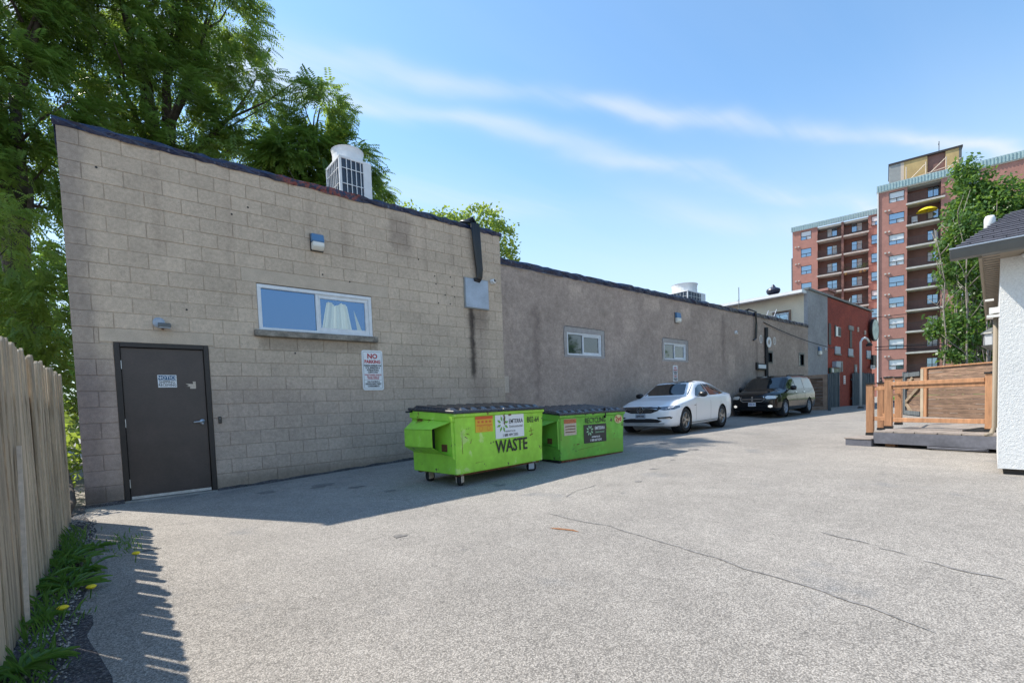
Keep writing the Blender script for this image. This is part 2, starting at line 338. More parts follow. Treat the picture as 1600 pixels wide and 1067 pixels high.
M['pvc'] = mat('white pipe', (.75, .75, .73), .4)
M['grass'] = mat('lawn', (.1, .2, .035), 1, n=[(3, .7, 1.3), (40, .7, 1.3)])
M['bark'] = mat('bark', (.09, .07, .055), .95, n=[(12, .6, 1.3)], bump=[(20, .02)])
M['stem'] = mat('pale dry stem', (.27, .235, .2), .9, n=[(12, .6, 1.3)])
M['orange'] = mat('rusty stain', (.3, .13, .05), .95, n=[(40, .6, 1.3)])

def redbrick_extra(t, N, L, vec, cur):
    s = N('ShaderNodeSeparateXYZ'); L(vec, s.inputs[0]); c = N('ShaderNodeCombineXYZ'); L(s.outputs['X'], c.inputs[0]); L(s.outputs['Z'], c.inputs[1])
    b = N('ShaderNodeTexBrick'); b.inputs['Scale'].default_value = 1; b.inputs['Brick Width'].default_value = .21; b.inputs['Row Height'].default_value = .075; b.inputs['Mortar Size'].default_value = .008
    b.inputs['Color1'].default_value = (1, 1, 1, 1); b.inputs['Color2'].default_value = (.75, .7, .7, 1); b.inputs['Mortar'].default_value = (.6, .55, .5, 1); L(c.outputs[0], b.inputs['Vector'])
    mm = N('ShaderNodeMix', data_type='RGBA', blend_type='MULTIPLY'); mm.inputs['Factor'].default_value = 1; L(cur, mm.inputs[6]); L(b.outputs[0], mm.inputs[7]); return mm.outputs[2]
M['redbrick'] = mat('red painted brick', (.4, .065, .035), .85, n=[(.7, .75, 1.2, 5), (6, .85, 1.15)], extra=redbrick_extra)

def glass(name, tint, gloss=.3, rough=.02):
    m = bpy.data.materials.new(name); m.use_nodes = True; t = m.node_tree; t.nodes.clear()
    o = t.nodes.new('ShaderNodeOutputMaterial'); mx_ = t.nodes.new('ShaderNodeMixShader'); tr = t.nodes.new('ShaderNodeBsdfTransparent'); gl = t.nodes.new('ShaderNodeBsdfGlossy')
    fr = t.nodes.new('ShaderNodeFresnel'); fr.inputs[0].default_value = 1.5
    ma = t.nodes.new('ShaderNodeMath'); ma.operation = 'ADD'; ma.inputs[1].default_value = gloss; ma.use_clamp = True
    t.links.new(fr.outputs[0], ma.inputs[0]); t.links.new(ma.outputs[0], mx_.inputs[0])
    tr.inputs[0].default_value = (*tint, 1); gl.inputs['Roughness'].default_value = rough
    t.links.new(tr.outputs[0], mx_.inputs[1]); t.links.new(gl.outputs[0], mx_.inputs[2]); t.links.new(mx_.outputs[0], o.inputs[0]); return m
M['glass'] = glass('window glass', (.75, .85, .9), .03)
M['glassdk'] = mat('dark window glass', (.02, .03, .04), .04, spec=1.0, coat=.6)
M['skyglass'] = mat('reflecting window glass', (.3, .4, .5), .08, .85, spec=1.0)
M['carglass'] = mat('car glass', (.01, .016, .018), .03, spec=.7, coat=.25)

def leafmat(name, c1, c2, trans=.45, back=(.25, .4, .03), scale=1.2):
    m = bpy.data.materials.new(name); m.use_nodes = True; t = m.node_tree; p = t.nodes['Principled BSDF']; o = t.nodes['Material Output']
    g = t.nodes.new('ShaderNodeNewGeometry'); n1 = t.nodes.new('ShaderNodeTexNoise'); n1.inputs['Scale'].default_value = scale; n1.inputs['Detail'].default_value = 3
    t.links.new(g.outputs['Position'], n1.inputs['Vector'])
    ad = t.nodes.new('ShaderNodeMath'); ad.operation = 'MULTIPLY_ADD'; ad.inputs[1].default_value = .35; t.links.new(g.outputs['Random Per Island'], ad.inputs[0]); t.links.new(n1.outputs[0], ad.inputs[2])
    r = t.nodes.new('ShaderNodeMapRange'); r.inputs['From Min'].default_value = .38; r.inputs['From Max'].default_value = .95; t.links.new(ad.outputs[0], r.inputs['Value'])
    mx_ = t.nodes.new('ShaderNodeMix'); mx_.data_type = 'RGBA'; t.links.new(r.outputs[0], mx_.inputs[0]); mx_.inputs[6].default_value = (*c1, 1); mx_.inputs[7].default_value = (*c2, 1)
    t.links.new(mx_.outputs[2], p.inputs['Base Color']); p.inputs['Roughness'].default_value = .38
    tr = t.nodes.new('ShaderNodeBsdfTranslucent'); tr.inputs[0].default_value = (*back, 1); ms = t.nodes.new('ShaderNodeMixShader'); ms.inputs[0].default_value = trans
    t.links.new(p.outputs[0], ms.inputs[1]); t.links.new(tr.outputs[0], ms.inputs[2]); t.links.new(ms.outputs[0], o.inputs[0]); return m
M['leafA'] = leafmat('compound leaves', (.045, .105, .025), (.14, .22, .05), .45, (.34, .48, .07))
M['leafB'] = leafmat('light leaves', (.09, .16, .03), (.2, .28, .06), .45, (.42, .55, .08))
M['leafC'] = leafmat('dense shrub leaves', (.04, .1, .025), (.12, .22, .05), .35, (.25, .42, .06))
M['leafY'] = leafmat('yellow green leaves', (.16, .22, .02), (.26, .32, .03), .45, (.5, .55, .04))
M['weed'] = leafmat('weed leaves', (.05, .14, .03), (.17, .3, .06), .35, (.25, .45, .06), 9)
M['dand'] = mat('dandelion yellow', (.85, .65, .02), .7)

# ---------------------------------------------------------------- ground
def Gf(s, y):
    w = float(np.interp(s, [-5, 0, 2, 4.66, 7, 8, 9], [0, 0, .03, .13, .16, .13, .08]))
    far = float(np.interp(s, [0, 3, 7, 12, 22, 30, 40, 60], [0, .01, .06, .15, .17, .13, .05, 0]))
    low = float(np.interp(s, [0, 3, 7, 12, 22, 30, 40, 60], [0, .01, .05, .085, .12, .1, .05, 0])); q = max(0, min(1, (y + 4.6) / 2.4)); far = low + (far - low) * q * q * (3 - 2 * q)
    k = max(0, min(1, 1 + y / 2.4)) if y < 0 else max(0, 1 - y / 1.2)
    k = k * k * (3 - 2 * k); return far + (w - far) * k
def bumpy(x, y): return .004 * math.sin(1.3 * x + .7 * y) * math.sin(.9 * y - .5 * x)
xs = [-900, -300, -100, -40, -15, -6] + list(np.arange(-3, 12, .25)) + list(np.arange(12, 48, 1.0)) + [50, 55, 60, 70, 85, 110, 160, 300, 600, 1500]
ys = [-1500, -500, -150, -60, -30, -15] + list(np.arange(-10, 3, .25)) + [3.5, 5, 8, 14, 25, 50, 120, 400, 1200]
g = MB(); nx = len(xs)
g.v = [(x, y, Gf(x, y) + (bumpy(x, y) if -4 < x < 46 and -11 < y < 4 else 0)) for y in ys for x in xs]
g.f = [(j * nx + i, j * nx + i + 1, (j + 1) * nx + i + 1, (j + 1) * nx + i) for j in range(len(ys) - 1) for i in range(nx - 1)]
ground = tag(g.build('ground', M['asphalt'], smooth=True), kind='structure')
gbvh = BVHTree.FromPolygons([Vector(v) for v in g.v], g.f)
def gz(x, y):
    h = gbvh.ray_cast(Vector((x, y, 20)), Vector((0, 0, -1))); return h[0].z if h[0] else 0

def ribbon(pts, w, jitter=.3, step=.07, lift=.004):
    """a thin strip lying on the ground along pts, its width uneven"""
    m = MB(); P = [Vector((*p, 0)) for p in pts]; path = []
    for a, b in zip(P, P[1:]):
        k = max(1, int((b - a).length / step)); path += [a.lerp(b, i / k) for i in range(k)]
    path.append(P[-1]); L_, R2 = [], []; off = 0
    for i, p in enumerate(path):
        d = (path[min(i + 1, len(path) - 1)] - path[max(0, i - 1)]).normalized(); n_ = Vector((-d.y, d.x, 0)); off = off * .8 + random.uniform(-1, 1) * w * .8
        ww = w * random.uniform(1 - jitter * 2, 1 + jitter) * (.2 if i in (0, len(path) - 1) else 1)
        for s_, l in ((1, L_), (-1, R2)):
            q = p + n_ * (s_ * ww * .5 + off); l.append((q.x, q.y, gz(q.x, q.y) + lift))
    n2 = len(path); m.add(L_ + R2, [(i, i + 1, n2 + i + 1, n2 + i) for i in range(n2 - 1)]); return m
for pts, w in (([(3.62, -4.6), (3.66, -5.3), (3.55, -6.1), (3.42, -6.7), (3.35, -7.1), (3.22, -7.6)], .018), ([(4.62, -6.7), (4.52, -7.05)], .02), ([(4.44, -7.12), (4.38, -7.3)], .03), ([(4.33, -7.38), (4.24, -7.75)], .03),
               ([(5.1, -4.0), (4.6, -4.1), (4.3, -4.25)], .012), ([(.12, -2.6), (.25, -3.1), (.22, -3.6)], .015)):
    ribbon(pts, w).build('crack', M['crack'], ground)
ribbon([(3.27, -5.0), (3.33, -5.28)], .028, .5).build('stain', M['orange'], ground)
rs_ = random.Random(5)
for cx, cy, r_ in ((2.6, -1.0, .14), (2.9, -1.5, .09), (1.9, -.8, .1), (4.3, -3.0, .08), (.52, -2.95, .05), (5.6, -4.3, .05), (6.6, -3.9, .06), (7.6, -3.6, .05), (2.2, -4.2, .05), (9.0, -3.2, .12), (9.6, -2.2, .1), (3.1, -2.1, .07)):
    sm = MB(); ring = [(cx, cy, gz(cx, cy) + .004)]
    for k_ in range(14):
        an_ = k_ * math.pi / 7; rr_ = r_ * rs_.uniform(.45, 1.15); ring.append((cx + rr_ * 1.5 * math.cos(an_), cy + rr_ * math.sin(an_), gz(cx + rr_ * 1.5 * math.cos(an_), cy + rr_ * math.sin(an_)) + .004))
    sm.add(ring, [(0, k_ + 1, (k_ + 1) % 14 + 1) for k_ in range(14)]); sm.build('oil_stain', M['oil'], ground)
# soil strip at the foot of the fence
m = MB(); N_ = 60; a_ = []; b_ = []
for i in range(N_ + 1):
    y = -9 + (9.3 * i / N_); e = .12 + .05 * math.sin(y * 3.1) + random.uniform(-.02, .02) - .1 * max(0, (y + 2) / 2) + (.12 if y < -4.2 else 0)
    a_.append((-.7, y, gz(-.7, y) + .03)); b_.append((e, y, gz(e, y) + .004))
m.add(a_ + b_, [(i, i + 1, N_ + 2 + i, N_ + 1 + i) for i in range(N_)])
tag(m.build('soil_strip', M['dirt'], smooth=True), kind='structure')
# far path, kerb and lawn before the apartment block
tag(MB().box(46.2, 74, -40, 1.2, -.3, .035).build('pavement', M['conc']), kind='structure')
tag(MB().box(45.6, 45.95, -40, 1.2, -.3, .22).build('kerb', M['fascia']), kind='structure')
tag(MB().box(58, 74, -40, 4, -.3, .3).build('lawn', M['grass']), kind='structure')
# ---------------------------------------------------------------- wall with openings
def wall_rects(x0, x1, z0, z1, ops):
    xs_ = sorted({x0, x1, *[v for o in ops for v in (o[0], o[1]) if x0 < v < x1]}); out_ = []
    for a, b in zip(xs_, xs_[1:]):
        c = (a + b) / 2; z = z0
        for o in sorted([o for o in ops if o[0] < c < o[1]], key=lambda o: o[2]):
            if o[2] > z: out_.append((a, b, z, o[2]))
            z = max(z, o[3])
        if z < z1: out_.append((a, b, z, z1))
    return out_

def slider(parent, x0, x1, z0, z1, y, split=.5, sash=0, gm='glass', fm='vinyl', fw=.05, label=None, backing=None):
    """horizontal sliding window: frame with mullion, two panes (right one in its own sash)"""
    f = MB()
    f.box(x0, x1, y - .03, y + .06, z1 - fw, z1).box(x0, x1, y - .03, y + .06, z0, z0 + fw * .8)
    f.box(x0, x0 + fw, y - .03, y + .06, z0 + fw * .8, z1 - fw).box(x1 - fw, x1, y - .03, y + .06, z0 + fw * .8, z1 - fw)
    xm = x0 + (x1 - x0) * split
    f.box(xm - .025, xm + .025, y - .018, y + .05, z0 + fw * .8, z1 - fw)
    if sash:
        a, b, c, d = xm + .025, x1 - fw, z0 + fw * .8, z1 - fw
        f.box(a, b, y - .012, y + .03, d - sash, d).box(a, b, y - .012, y + .03, c, c + sash).box(b - sash, b, y - .012, y + .03, c + sash, d - sash).box(a, a + sash * .4, y - .012, y + .03, c + sash, d - sash)
    w = f.build('window', M[fm], parent, bevel=.004); sub(w, parent)
    if parent.get('_base'): w['_base'] = parent['_base']
    for a, b in ((x0 + fw, xm - .025), (xm + .025, x1 - fw)):
        o = MB().box(a, b, y + .012, y + .018, z0 + fw * .8, z1 - fw).build('pane', M[gm], None, world=False)
        o.data.transform(Matrix.Translation(-Vector(parent['_base']))); o.parent = w
    if label: w['label'] = label
    return w

# ---------------------------------------------------------------- block building
BB = wthing('block_building', 'tan concrete block building with brown steel door nearest the camera', 'building', (0, 0, 0))
LK = lambda k: 4.318 - .2032 * k
door_o = (.385, 1.425, -.3, 2.112); win_o = (2.10, 3.925, 2.286, 3.099)
ops = [door_o, win_o]
wm = MB()
for a, b, c, d in wall_rects(0, 6.9, -.3, LK(-2), ops): wm.box(a, b, .0075, .19, c, d)
wm.box(.006, .19, .19, 9, -.3, LK(-2)); wm.box(6.71, 6.9, .19, 9, -.3, LK(-2)); wm.box(0, 6.9, 9, 9.19, -.3, LK(-2))
wm.build('wall', M['mortar'], BB)
MB().box(.05, 6.85, .2, 9.1, 4.5, 4.6).build('roof', M['flash'], BB)
def blockmesh(l, h=.1952, d=.09, seed=0):
    r = random.Random(seed); m = MB(); c = .004
    m.box(0, l, 0, d, 0, h); me = bpy.data.meshes.new('block'); me.from_pydata(m.v, [], m.f)
    bm = bmesh.new(); bm.from_mesh(me); bmesh.ops.bevel(bm, geom=[e for e in bm.edges if all(v.co.y < .01 for v in e.verts)], offset=.0045, segments=1, affect='EDGES')
    bm.to_mesh(me); bm.free(); me.materials.append(M['block']); return me
cache = {}; items = []
lint = [(.25, 1.5, 10), (1.9, 4.25, 5)]
for k in range(-2, 22):
    z0 = LK(k + 1) + .0026; z1 = LK(k) - .0026; off = .5 if k % 2 == 0 else 0
    edges = [0.] + [(.4064 * (off + i)) for i in range(0 if off else 1, 18)]
    edges = [e for e in edges if e < 6.9 - .02] + [6.9]
    for a, b in zip(edges, edges[1:]):
        segs = [(a, b)]
        zm = (z0 + z1) / 2
        for o in ops:
            if o[2] - .05 < zm < o[3] + .01:
                segs = [s for (p, q) in segs for s in ((p, min(q, o[0])), (max(p, o[1]), q)) if s[1] - s[0] > .03]
        for lx0, lx1, lk in lint:
            if k == lk: segs = [s for (p, q) in segs for s in ((p, min(q, lx0)), (max(p, lx1), q)) if s[1] - s[0] > .03]
        for p, q in segs:
            items.append((p + .0026, q - .0026 if q < 6.9 else q, z0, z1))
items.sort(key=lambda t: (t[0] + t[1]) / 2 + abs(t[2] - 1.1) * .2)
for a, b, z0, z1 in items[:298]:
    key = (round(b - a, 3), round(z1 - z0, 3))
    if key not in cache: cache[key] = blockmesh(*key)
    link_mesh('block', cache[key], BB, (a, random.uniform(-.003, .002), z0))
rest = MB(); rnds = []
for a, b, z0, z1 in items[298:]:
    dy = random.uniform(-.002, .002)
    rest.add([(a, dy + .004, z0), (b, dy + .004, z0), (b, dy + .004, z1), (a, dy + .004, z1), (a + .004, dy, z0 + .004), (b - .004, dy, z0 + .004), (b - .004, dy, z1 - .004), (a + .004, dy, z1 - .004), (a, .02, z0), (b, .02, z0), (b, .02, z1), (a, .02, z1)],
             [(4, 5, 6, 7), (0, 1, 5, 4), (1, 2, 6, 5), (2, 3, 7, 6), (3, 0, 4, 7), (0, 8, 9, 1), (1, 9, 10, 2), (2, 10, 11, 3), (3, 11, 8, 0)]); rnds += [random.random()] * 12
def side_block(m, y0, y1, z0, z1, x=0, s=-1):
    v = [(x, y0, z0), (x, y1, z0), (x, y1, z1), (x, y0, z1), (x + s * -.02, y0, z0), (x - s * .02, y1, z0), (x - s * .02, y1, z1), (x - s * .02, y0, z1)]
    m.add(v, [(0, 3, 2, 1), (0, 1, 5, 4), (1, 2, 6, 5), (2, 3, 7, 6), (3, 0, 4, 7)])
for k in range(-2, 22):
    off = 0 if k % 2 == 0 else .2032
    y = .095 if off else .3
    while y < 8.9:
        side_block(rest, y + .004, min(y + .4, 9), LK(k + 1) + .004, LK(k) - .004); rnds += [random.random()] * 8; y += .4064
o = rest.build('block_field', M['block'], BB); o['kind'] = 'stuff'
at = o.data.attributes.new('rnd', 'FLOAT', 'POINT'); at.data.foreach_set('value', rnds)
for lx0, lx1, lk in lint:
    MB().box(lx0 + .003, lx1 - .003, -.001, .1, LK(lk + 1) + (.0 if lk == 5 else .029), LK(lk) - .002).build('lintel', M['lintel'], BB, bevel=.004)
MB().box(2.03, 3.99, -.07, .15, 2.286, 2.385).build('sill', M['sill'], BB, bevel=.012)
# window: aluminium tubes of light inside, glowing blue room, sheet imitating the right pane's reflection
w = slider(BB, 2.103, 3.922, 2.386, 3.085, .035, .49, .06, fw=.055)
w['label'] = 'white framed sliding window'
MB().box(2.1, 3.925, .19, .2, 3.07, 3.2).build('window_header', M['black'], BB)
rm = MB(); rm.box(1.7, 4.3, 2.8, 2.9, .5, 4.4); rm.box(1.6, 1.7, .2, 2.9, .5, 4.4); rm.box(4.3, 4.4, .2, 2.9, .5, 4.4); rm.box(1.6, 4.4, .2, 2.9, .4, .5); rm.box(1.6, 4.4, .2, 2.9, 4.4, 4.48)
rm.build('room', mat('glowing room blue', (.05, .12, .24), .8, emit=((.05, .16, .36), .35)), BB)  # walls glow blue on their own to colour the left pane
tb = mat('fluorescent tube', (1, 1, 1), emit=((1, .93, .8), 1.3))
MB().box(2.75, 3.35, 2.2, 2.26, 3.68, 3.73).build('light_tube', tb, BB); MB().box(3.5, 4.2, 2.2, 2.26, 3.68, 3.73).build('light_tube', tb, BB)
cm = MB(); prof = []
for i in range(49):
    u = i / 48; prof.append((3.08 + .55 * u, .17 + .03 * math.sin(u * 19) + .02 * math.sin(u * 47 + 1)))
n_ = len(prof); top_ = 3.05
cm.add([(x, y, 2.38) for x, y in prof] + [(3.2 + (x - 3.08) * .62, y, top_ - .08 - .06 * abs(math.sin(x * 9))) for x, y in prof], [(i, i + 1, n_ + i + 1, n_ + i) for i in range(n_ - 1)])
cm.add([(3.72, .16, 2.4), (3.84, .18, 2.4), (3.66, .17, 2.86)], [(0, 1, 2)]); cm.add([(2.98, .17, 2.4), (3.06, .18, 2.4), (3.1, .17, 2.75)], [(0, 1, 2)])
cm.build('reflection_sheet', mat('white curtain', (.8, .78, .74), .8, emit=((.8, .78, .72), .12)), BB, smooth=False)  # added draped sheet imitates a reflection in the pane, glows faintly
# flashing along the roof edge, lumpy
def flashing(x0, x1, y, zt, zb, parent, step=.12, out_=.04, back=.35, name='roof_flashing'):
    m = MB(); n_ = int((x1 - x0) / step) + 1; rows = []
    for i in range(n_ + 1):
        x = x0 + (x1 - x0) * i / n_; r = random.uniform
        rows.append([(x, y + back, zt - .02), (x, y + .05, zt + r(-.015, .02)), (x, y - out_ * r(.6, 1.2), zt + r(-.025, .01)), (x, y - out_ * r(.5, 1.5), (zt + zb) / 2 + r(-.01, .01)), (x, y - out_ * r(.2, .7), zb + r(-.018, .012)), (x, y + .01, zb + .005)])
    vs = [p for row in rows for p in row]; k = 6
    m.add(vs, [(i * k + j, i * k + j + 1, (i + 1) * k + j + 1, (i + 1) * k + j) for i in range(n_) for j in range(k - 1)])
    return m.build(name, M['flash'], parent)
flashing(-.03, 6.93, 0, 4.80, 4.708, BB)
m = MB()
for i in range(24): pass
MB().box(-.03, .12, .3, 9.2, 4.6, 4.78).build('side_flashing', M['flash'], BB); MB().box(6.8, 6.93, .3, 9.2, 4.6, 4.78).build('side_flashing', M['flash'], BB)
# door
fr = MB(); fr.box(.385, .445, -.012, .14, 0, 2.11).box(1.365, 1.425, -.012, .14, 0, 2.11).box(.445, 1.365, -.012, .14, 2.05, 2.11)
fr.build('door_frame', M['brownframe'], BB, bevel=.004)
D = MB().box(.449, 1.361, .03, .075, .035, 2.045).build('door', M['dkbrown'], BB, bevel=.003)
dsub = lambda mb, n_, m_, **k: (lambda o: (setattr(o, 'parent', D), o)[1])(mb.build(n_, m_, None, world=False, **k))
h = MB(); h.lathe([(0, 0), (.034, 0), (.036, .008), (.03, .014), (.012, .016), (.012, .045), (0, .046)], 16, Matrix.Translation((1.3, .03, 1.03)) @ Matrix.Rotation(math.pi / 2, 4, 'X'))
h.tube([(1.3, -.022, 1.03), (1.27, -.026, 1.032), (1.19, -.026, 1.026)], [.012, .012, .009], 8); h.lathe([(.012, .014), (.016, .03), (0, .03)], 12, Matrix.Translation((1.3, .03, 1.0)) @ Matrix.Rotation(math.pi / 2, 4, 'X'))
dsub(h, 'handle', M['alu'], smooth=True)
for z in (.25, 1.05, 1.82):
    dsub(MB().box(.442, .452, .018, .034, z - .055, z + .055), 'hinge', M['alu'])
dsub(MB().box(.455, 1.355, .02, .032, .038, .075), 'kick_strip', M['alu'])
s_ = MB().box(.82, 1.03, .026, .0295, 1.52, 1.69).build('notice_sign', M['signwhite'], D, world=False)
MB().box(.826, 1.024, .0245, .026, 1.615, 1.684).build('header', M['bluesign'], s_, world=False) if False else None
t_ = MB().box(.828, 1.022, .0245, .0262, 1.62, 1.682).build('notice_header', M['bluesign'], D, world=False)
tx = MB().text('NOTICE', .06, FRONT(.925, .0238, 1.651), .0006); dsub(tx, 'lettering', M['signwhite'])
tx = MB().text('SHIPPING/', .052, FRONT(.925, .0248, 1.592), .0004, sx=.78).text('RECEIVING', .052, FRONT(.925, .0248, 1.55), .0004, sx=.78); dsub(tx, 'lettering', M['ink'])
stk = MB(); stk.add([(1.18, .027, 1.5), (1.25, .027, 1.5), (1.25, .027, 1.6), (1.215, .027, 1.6), (1.22, .027, 1.565), (1.13, .027, 1.57), (1.17, .027, 1.545), (1.14, .027, 1.53), (1.18, .027, 1.53)], [tuple(range(9))])
dsub(stk, 'torn_sticker', M['pale'])
MB().box(.385, 1.425, -.045, .16, -.1, .03).build('threshold', M['conc'], BB, bevel=.006)
MB().box(.445, 1.365, .16, .19, -.1, 2.1).build('door_backing', M['black'], BB)
# foot of wall: mortar fillet
m = MB()
for a, b in ((-.05, .38), (1.43, 6.9)):
    n_ = int((b - a) / .15) + 1
    pr_ = [(a + (b - a) * i / n_) for i in range(n_ + 1)]
    vs = [(x, -.003 - random.uniform(.01, .035), gz(x, -.02) - .01) for x in pr_] + [(x, -.001, gz(x, 0) + random.uniform(.02, .05)) for x in pr_]
    m.add(vs, [(i, i + 1, n_ + 2 + i, n_ + 1 + i) for i in range(n_)])
m.build('wall_foot', M['dirt'], BB)
mh = MB()
for x, z in ((5.24, 3.64), (5.6, 3.67), (5.26, 3.49), (5.63, 3.48), (5.46, 3.3), (5.68, 3.29), (5.3, 3.13), (5.57, 3.14), (1.83, 4.05), (2.05, 4.2), (3.1, 3.36), (3.55, 3.3), (.35, 4.3), (1.2, 2.6), (4.9, 3.9), (2.6, 2.05)):
    mh.lathe([(0, 0), (.014, 0), (.014, .004), (0, .004)], 8, Matrix.Translation((x, 0, z)) @ Matrix.Rotation(math.pi / 2, 4, 'X'))
mh.build('anchor_hole', M['black'], BB)

# things fixed to the block wall
def wall_pack(x0, x1, z0, z1, y, label):
    t = wthing('wall_light', label, 'light', ((x0 + x1) / 2, y, z0))
    zm = z0 + (z1 - z0) * .5
    MB().box(x0, x1, y - .02, y, z0, z1).build('back_plate', M['black'], t)
    MB().prism([(y - .02, z1), (y - .02, zm), (y - .12, zm), (y - .09, z1 - .01)], x0 + .003, x1 - .003, 'x').build('housing', mat('blue grey housing', (.09, .2, .36), .35), t, bevel=.008)
    MB().prism([(y - .02, zm - .004), (y - .02, z0 + .01), (y - .07, z0 + .012), (y - .125, z0 + .06), (y - .125, zm - .004)], x0 + .008, x1 - .008, 'x').build('lens', mat('lens', (.75, .74, .68), .3), t, bevel=.012)
    return t
wall_pack(2.925, 3.125, 3.715, 3.985, 0, 'blue and white wall light high on the block wall above the wide window')
t = wthing('floodlight', 'small round floodlight with rust drip above the brown door', 'light', (.9, 0, 2.36))
MB().lathe([(0, 0), (.07, 0), (.07, .025), (.05, .04), (0, .04)], 18, Matrix.Translation((.875, 0, 2.39)) @ Matrix.Rotation(math.pi / 2, 4, 'X')).build('back_plate', M['steel'], t, smooth=False)
MB().tube([(.885, -.03, 2.38), (.9, -.07, 2.36)], .018, 8).build('arm', M['steel'], t)
MB().prism([(-.05, 2.39), (-.16, 2.35), (-.16, 2.32), (-.05, 2.33)], .86, 1.0, 'x').build('lamp_head', M['gutter'], t, bevel=.005)
MB().box(.87, .99, -.15, -.06, 2.31, 2.33).build('lens', M['steel'], t)
MB().quad((.9, -.0025, 2.3), (.93, -.0025, 2.3), (.925, -.0025, 2.36), (.9, -.0025, 2.36)).build('rust_drip', M['rust'], t)
t = wthing('intercom', 'small black keypad beside the brown door', 'intercom', (1.51, 0, .99))
MB().box(1.49, 1.532, -.022, 0, .992, 1.09).build('case', M['blackgloss'], t, bevel=.005)
MB().box(1.5, 1.522, -.026, -.0225, 1.05, 1.075).build('button', M['gutter'], t)
t = wthing('electrical_panel', 'grey blue metal panel box on the block wall under the black cables', 'panel', (6.21, 0, 3.11))
MB().box(5.925, 6.505, -.05, 0, 3.112, 3.7).build('panel_door', M['steel'], t, bevel=.006)
MB().box(5.91, 6.52, -.03, 0, 3.095, 3.715).build('panel_frame', M['metalgrey'], t)
t = wthing('cable_bundle', 'thick black cable bundle hanging over the roof edge down to the grey panel', 'cable', (6.25, 0, 3.7))
for q in range(5):
    dx = (q - 2) * .036; pts = [(6.0 - q * .02, .45, 4.8), (6.08 + dx * .5, .16, 4.9), (6.17 + dx, -.05, 4.93 - abs(dx)), (6.19 + dx, -.1, 4.8), (6.23 + dx * .9, -.085, 4.3), (6.27 + dx * .7, -.075, 3.9), (6.27 + dx * .5, -.07, 3.74), (6.24 + dx * .4, -.06, 3.68)]
    MB().tube(pts, .034, 7).build('cable', M['blackgloss'], t, smooth=True)
MB().tube([(6.14, -.055, 3.69), (6.28, -.055, 3.67)], .035, 8).build('conduit_elbow', M['black'], t)
def dome_cam(x, y, z, label, r=.055):
    t = wthing('security_camera', label, 'camera', (x, y, z))
    Mx = Matrix.Translation((x, y, z)) @ Matrix.Rotation(math.pi / 2, 4, 'X')
    MB().lathe([(0, 0), (r, 0), (r, .03), (r * .9, .05), (0, .05)], 16, Mx).build('mount', M['white'], t, smooth=True)
    Mb = Matrix.Translation((x, y - .06, z)) @ Matrix.Rotation(math.pi / 2 - .35, 4, 'X') @ Matrix.Rotation(.3, 4, 'Y')
    MB().lathe([(0, -.03), (r * .8, -.02), (r * .95, .01), (r * .8, .035), (0, .035)], 16, Mb).build('ball', M['white'], t, smooth=True)
    MB().lathe([(0, .036), (r * .55, .036), (r * .4, .05), (0, .055)], 14, Mb).build('lens', M['blackgloss'], t, smooth=True)
dome_cam(6.64, 0, 3.71, 'white security camera beside the grey panel near the block wall corner')
# no parking sign
def parking_sign(x0, x1, z0, z1, y, label, small=False):
    t = wthing('parking_sign', label, 'sign', ((x0 + x1) / 2, y, z0)); w_, h_ = x1 - x0, z1 - z0; xc = (x0 + x1) / 2
    b = MB(); n_ = 6; r = w_ * .1; pts = []
    for cx, cz, a0 in ((x1 - r, z0 + r, -90), (x1 - r, z1 - r, 0), (x0 + r, z1 - r, 90), (x0 + r, z0 + r, 180)):
        for i in range(n_ + 1): a = math.radians(a0 + 90 * i / n_); pts.append((cx + r * math.cos(a), cz + r * math.sin(a)))
    b.prism(pts, y - .012, y - .002); b.build('board', M['signwhite'], t)
    m = MB(); e = .006
    for a, b_, c, d in ((x0 + .025, x1 - .025, z1 - .03, z1 - .026), (x0 + .025, x1 - .025, z0 + .028, z0 + .032), (x0 + .022, x0 + .026, z0 + .04, z1 - .04), (x1 - .026, x1 - .022, z0 + .04, z1 - .04)): m.box(a, b_, y - .0135, y - .0125, c, d)
    L_ = lambda s, f, sz, b2=.001: m.text(s, h_ * sz, FRONT(xc, y - .0135, z1 - h_ * f), b2, sx=.85)
    m.build('border', M['ink'], t)
    m = MB(); m.text('NO', h_ * .17, FRONT(xc, y - .0135, z1 - h_ * .155), .004); m.text('PARKING', h_ * .115, FRONT(xc, y - .0135, z1 - h_ * .29), .003, sx=.88)
    for s, f in (('UNAUTHORIZED VEHICLES', .615), ('WILL BE TOWED AT', .665), ('OWNERS EXPENSE', .71)): m.text(s, h_ * .05, FRONT(xc, y - .0135, z1 - h_ * f), .0008, sx=.72)
    m.build('lettering', M['red'], t)
    m = MB()
    for s, f in (('PARKING RESERVED FOR', .385), ('B.T.K. MARKETING &', .44), ('INTERNATIONAL', .495), ('CLIENTS ONLY', .55), ('CALL PLACENTI &', .79), ('DRIVE-IN MAIN STREET', .845), ('CONSIGNMENTS', .9)): m.text(s, h_ * .058, FRONT(xc, y - .0135, z1 - h_ * f), .0014, sx=.7)
    m.box(x0 + .03, x1 - .03, y - .0135, y - .0125, z1 - h_ * .745, z1 - h_ * .741)
    m.build('lettering', M['ink'], t)
    for z in (z0 + .018, z1 - .016): MB().lathe([(0, 0), (.007, 0), (.006, .004), (0, .004)], 8, Matrix.Translation((xc, y - .012, z)) @ Matrix.Rotation(math.pi / 2, 4, 'X')).build('screw', M['alu'], t)
    return t
parking_sign(3.69, 4.073, 1.447, 2.148, 0, 'white no parking sign with red heading on the block wall below the wide window')

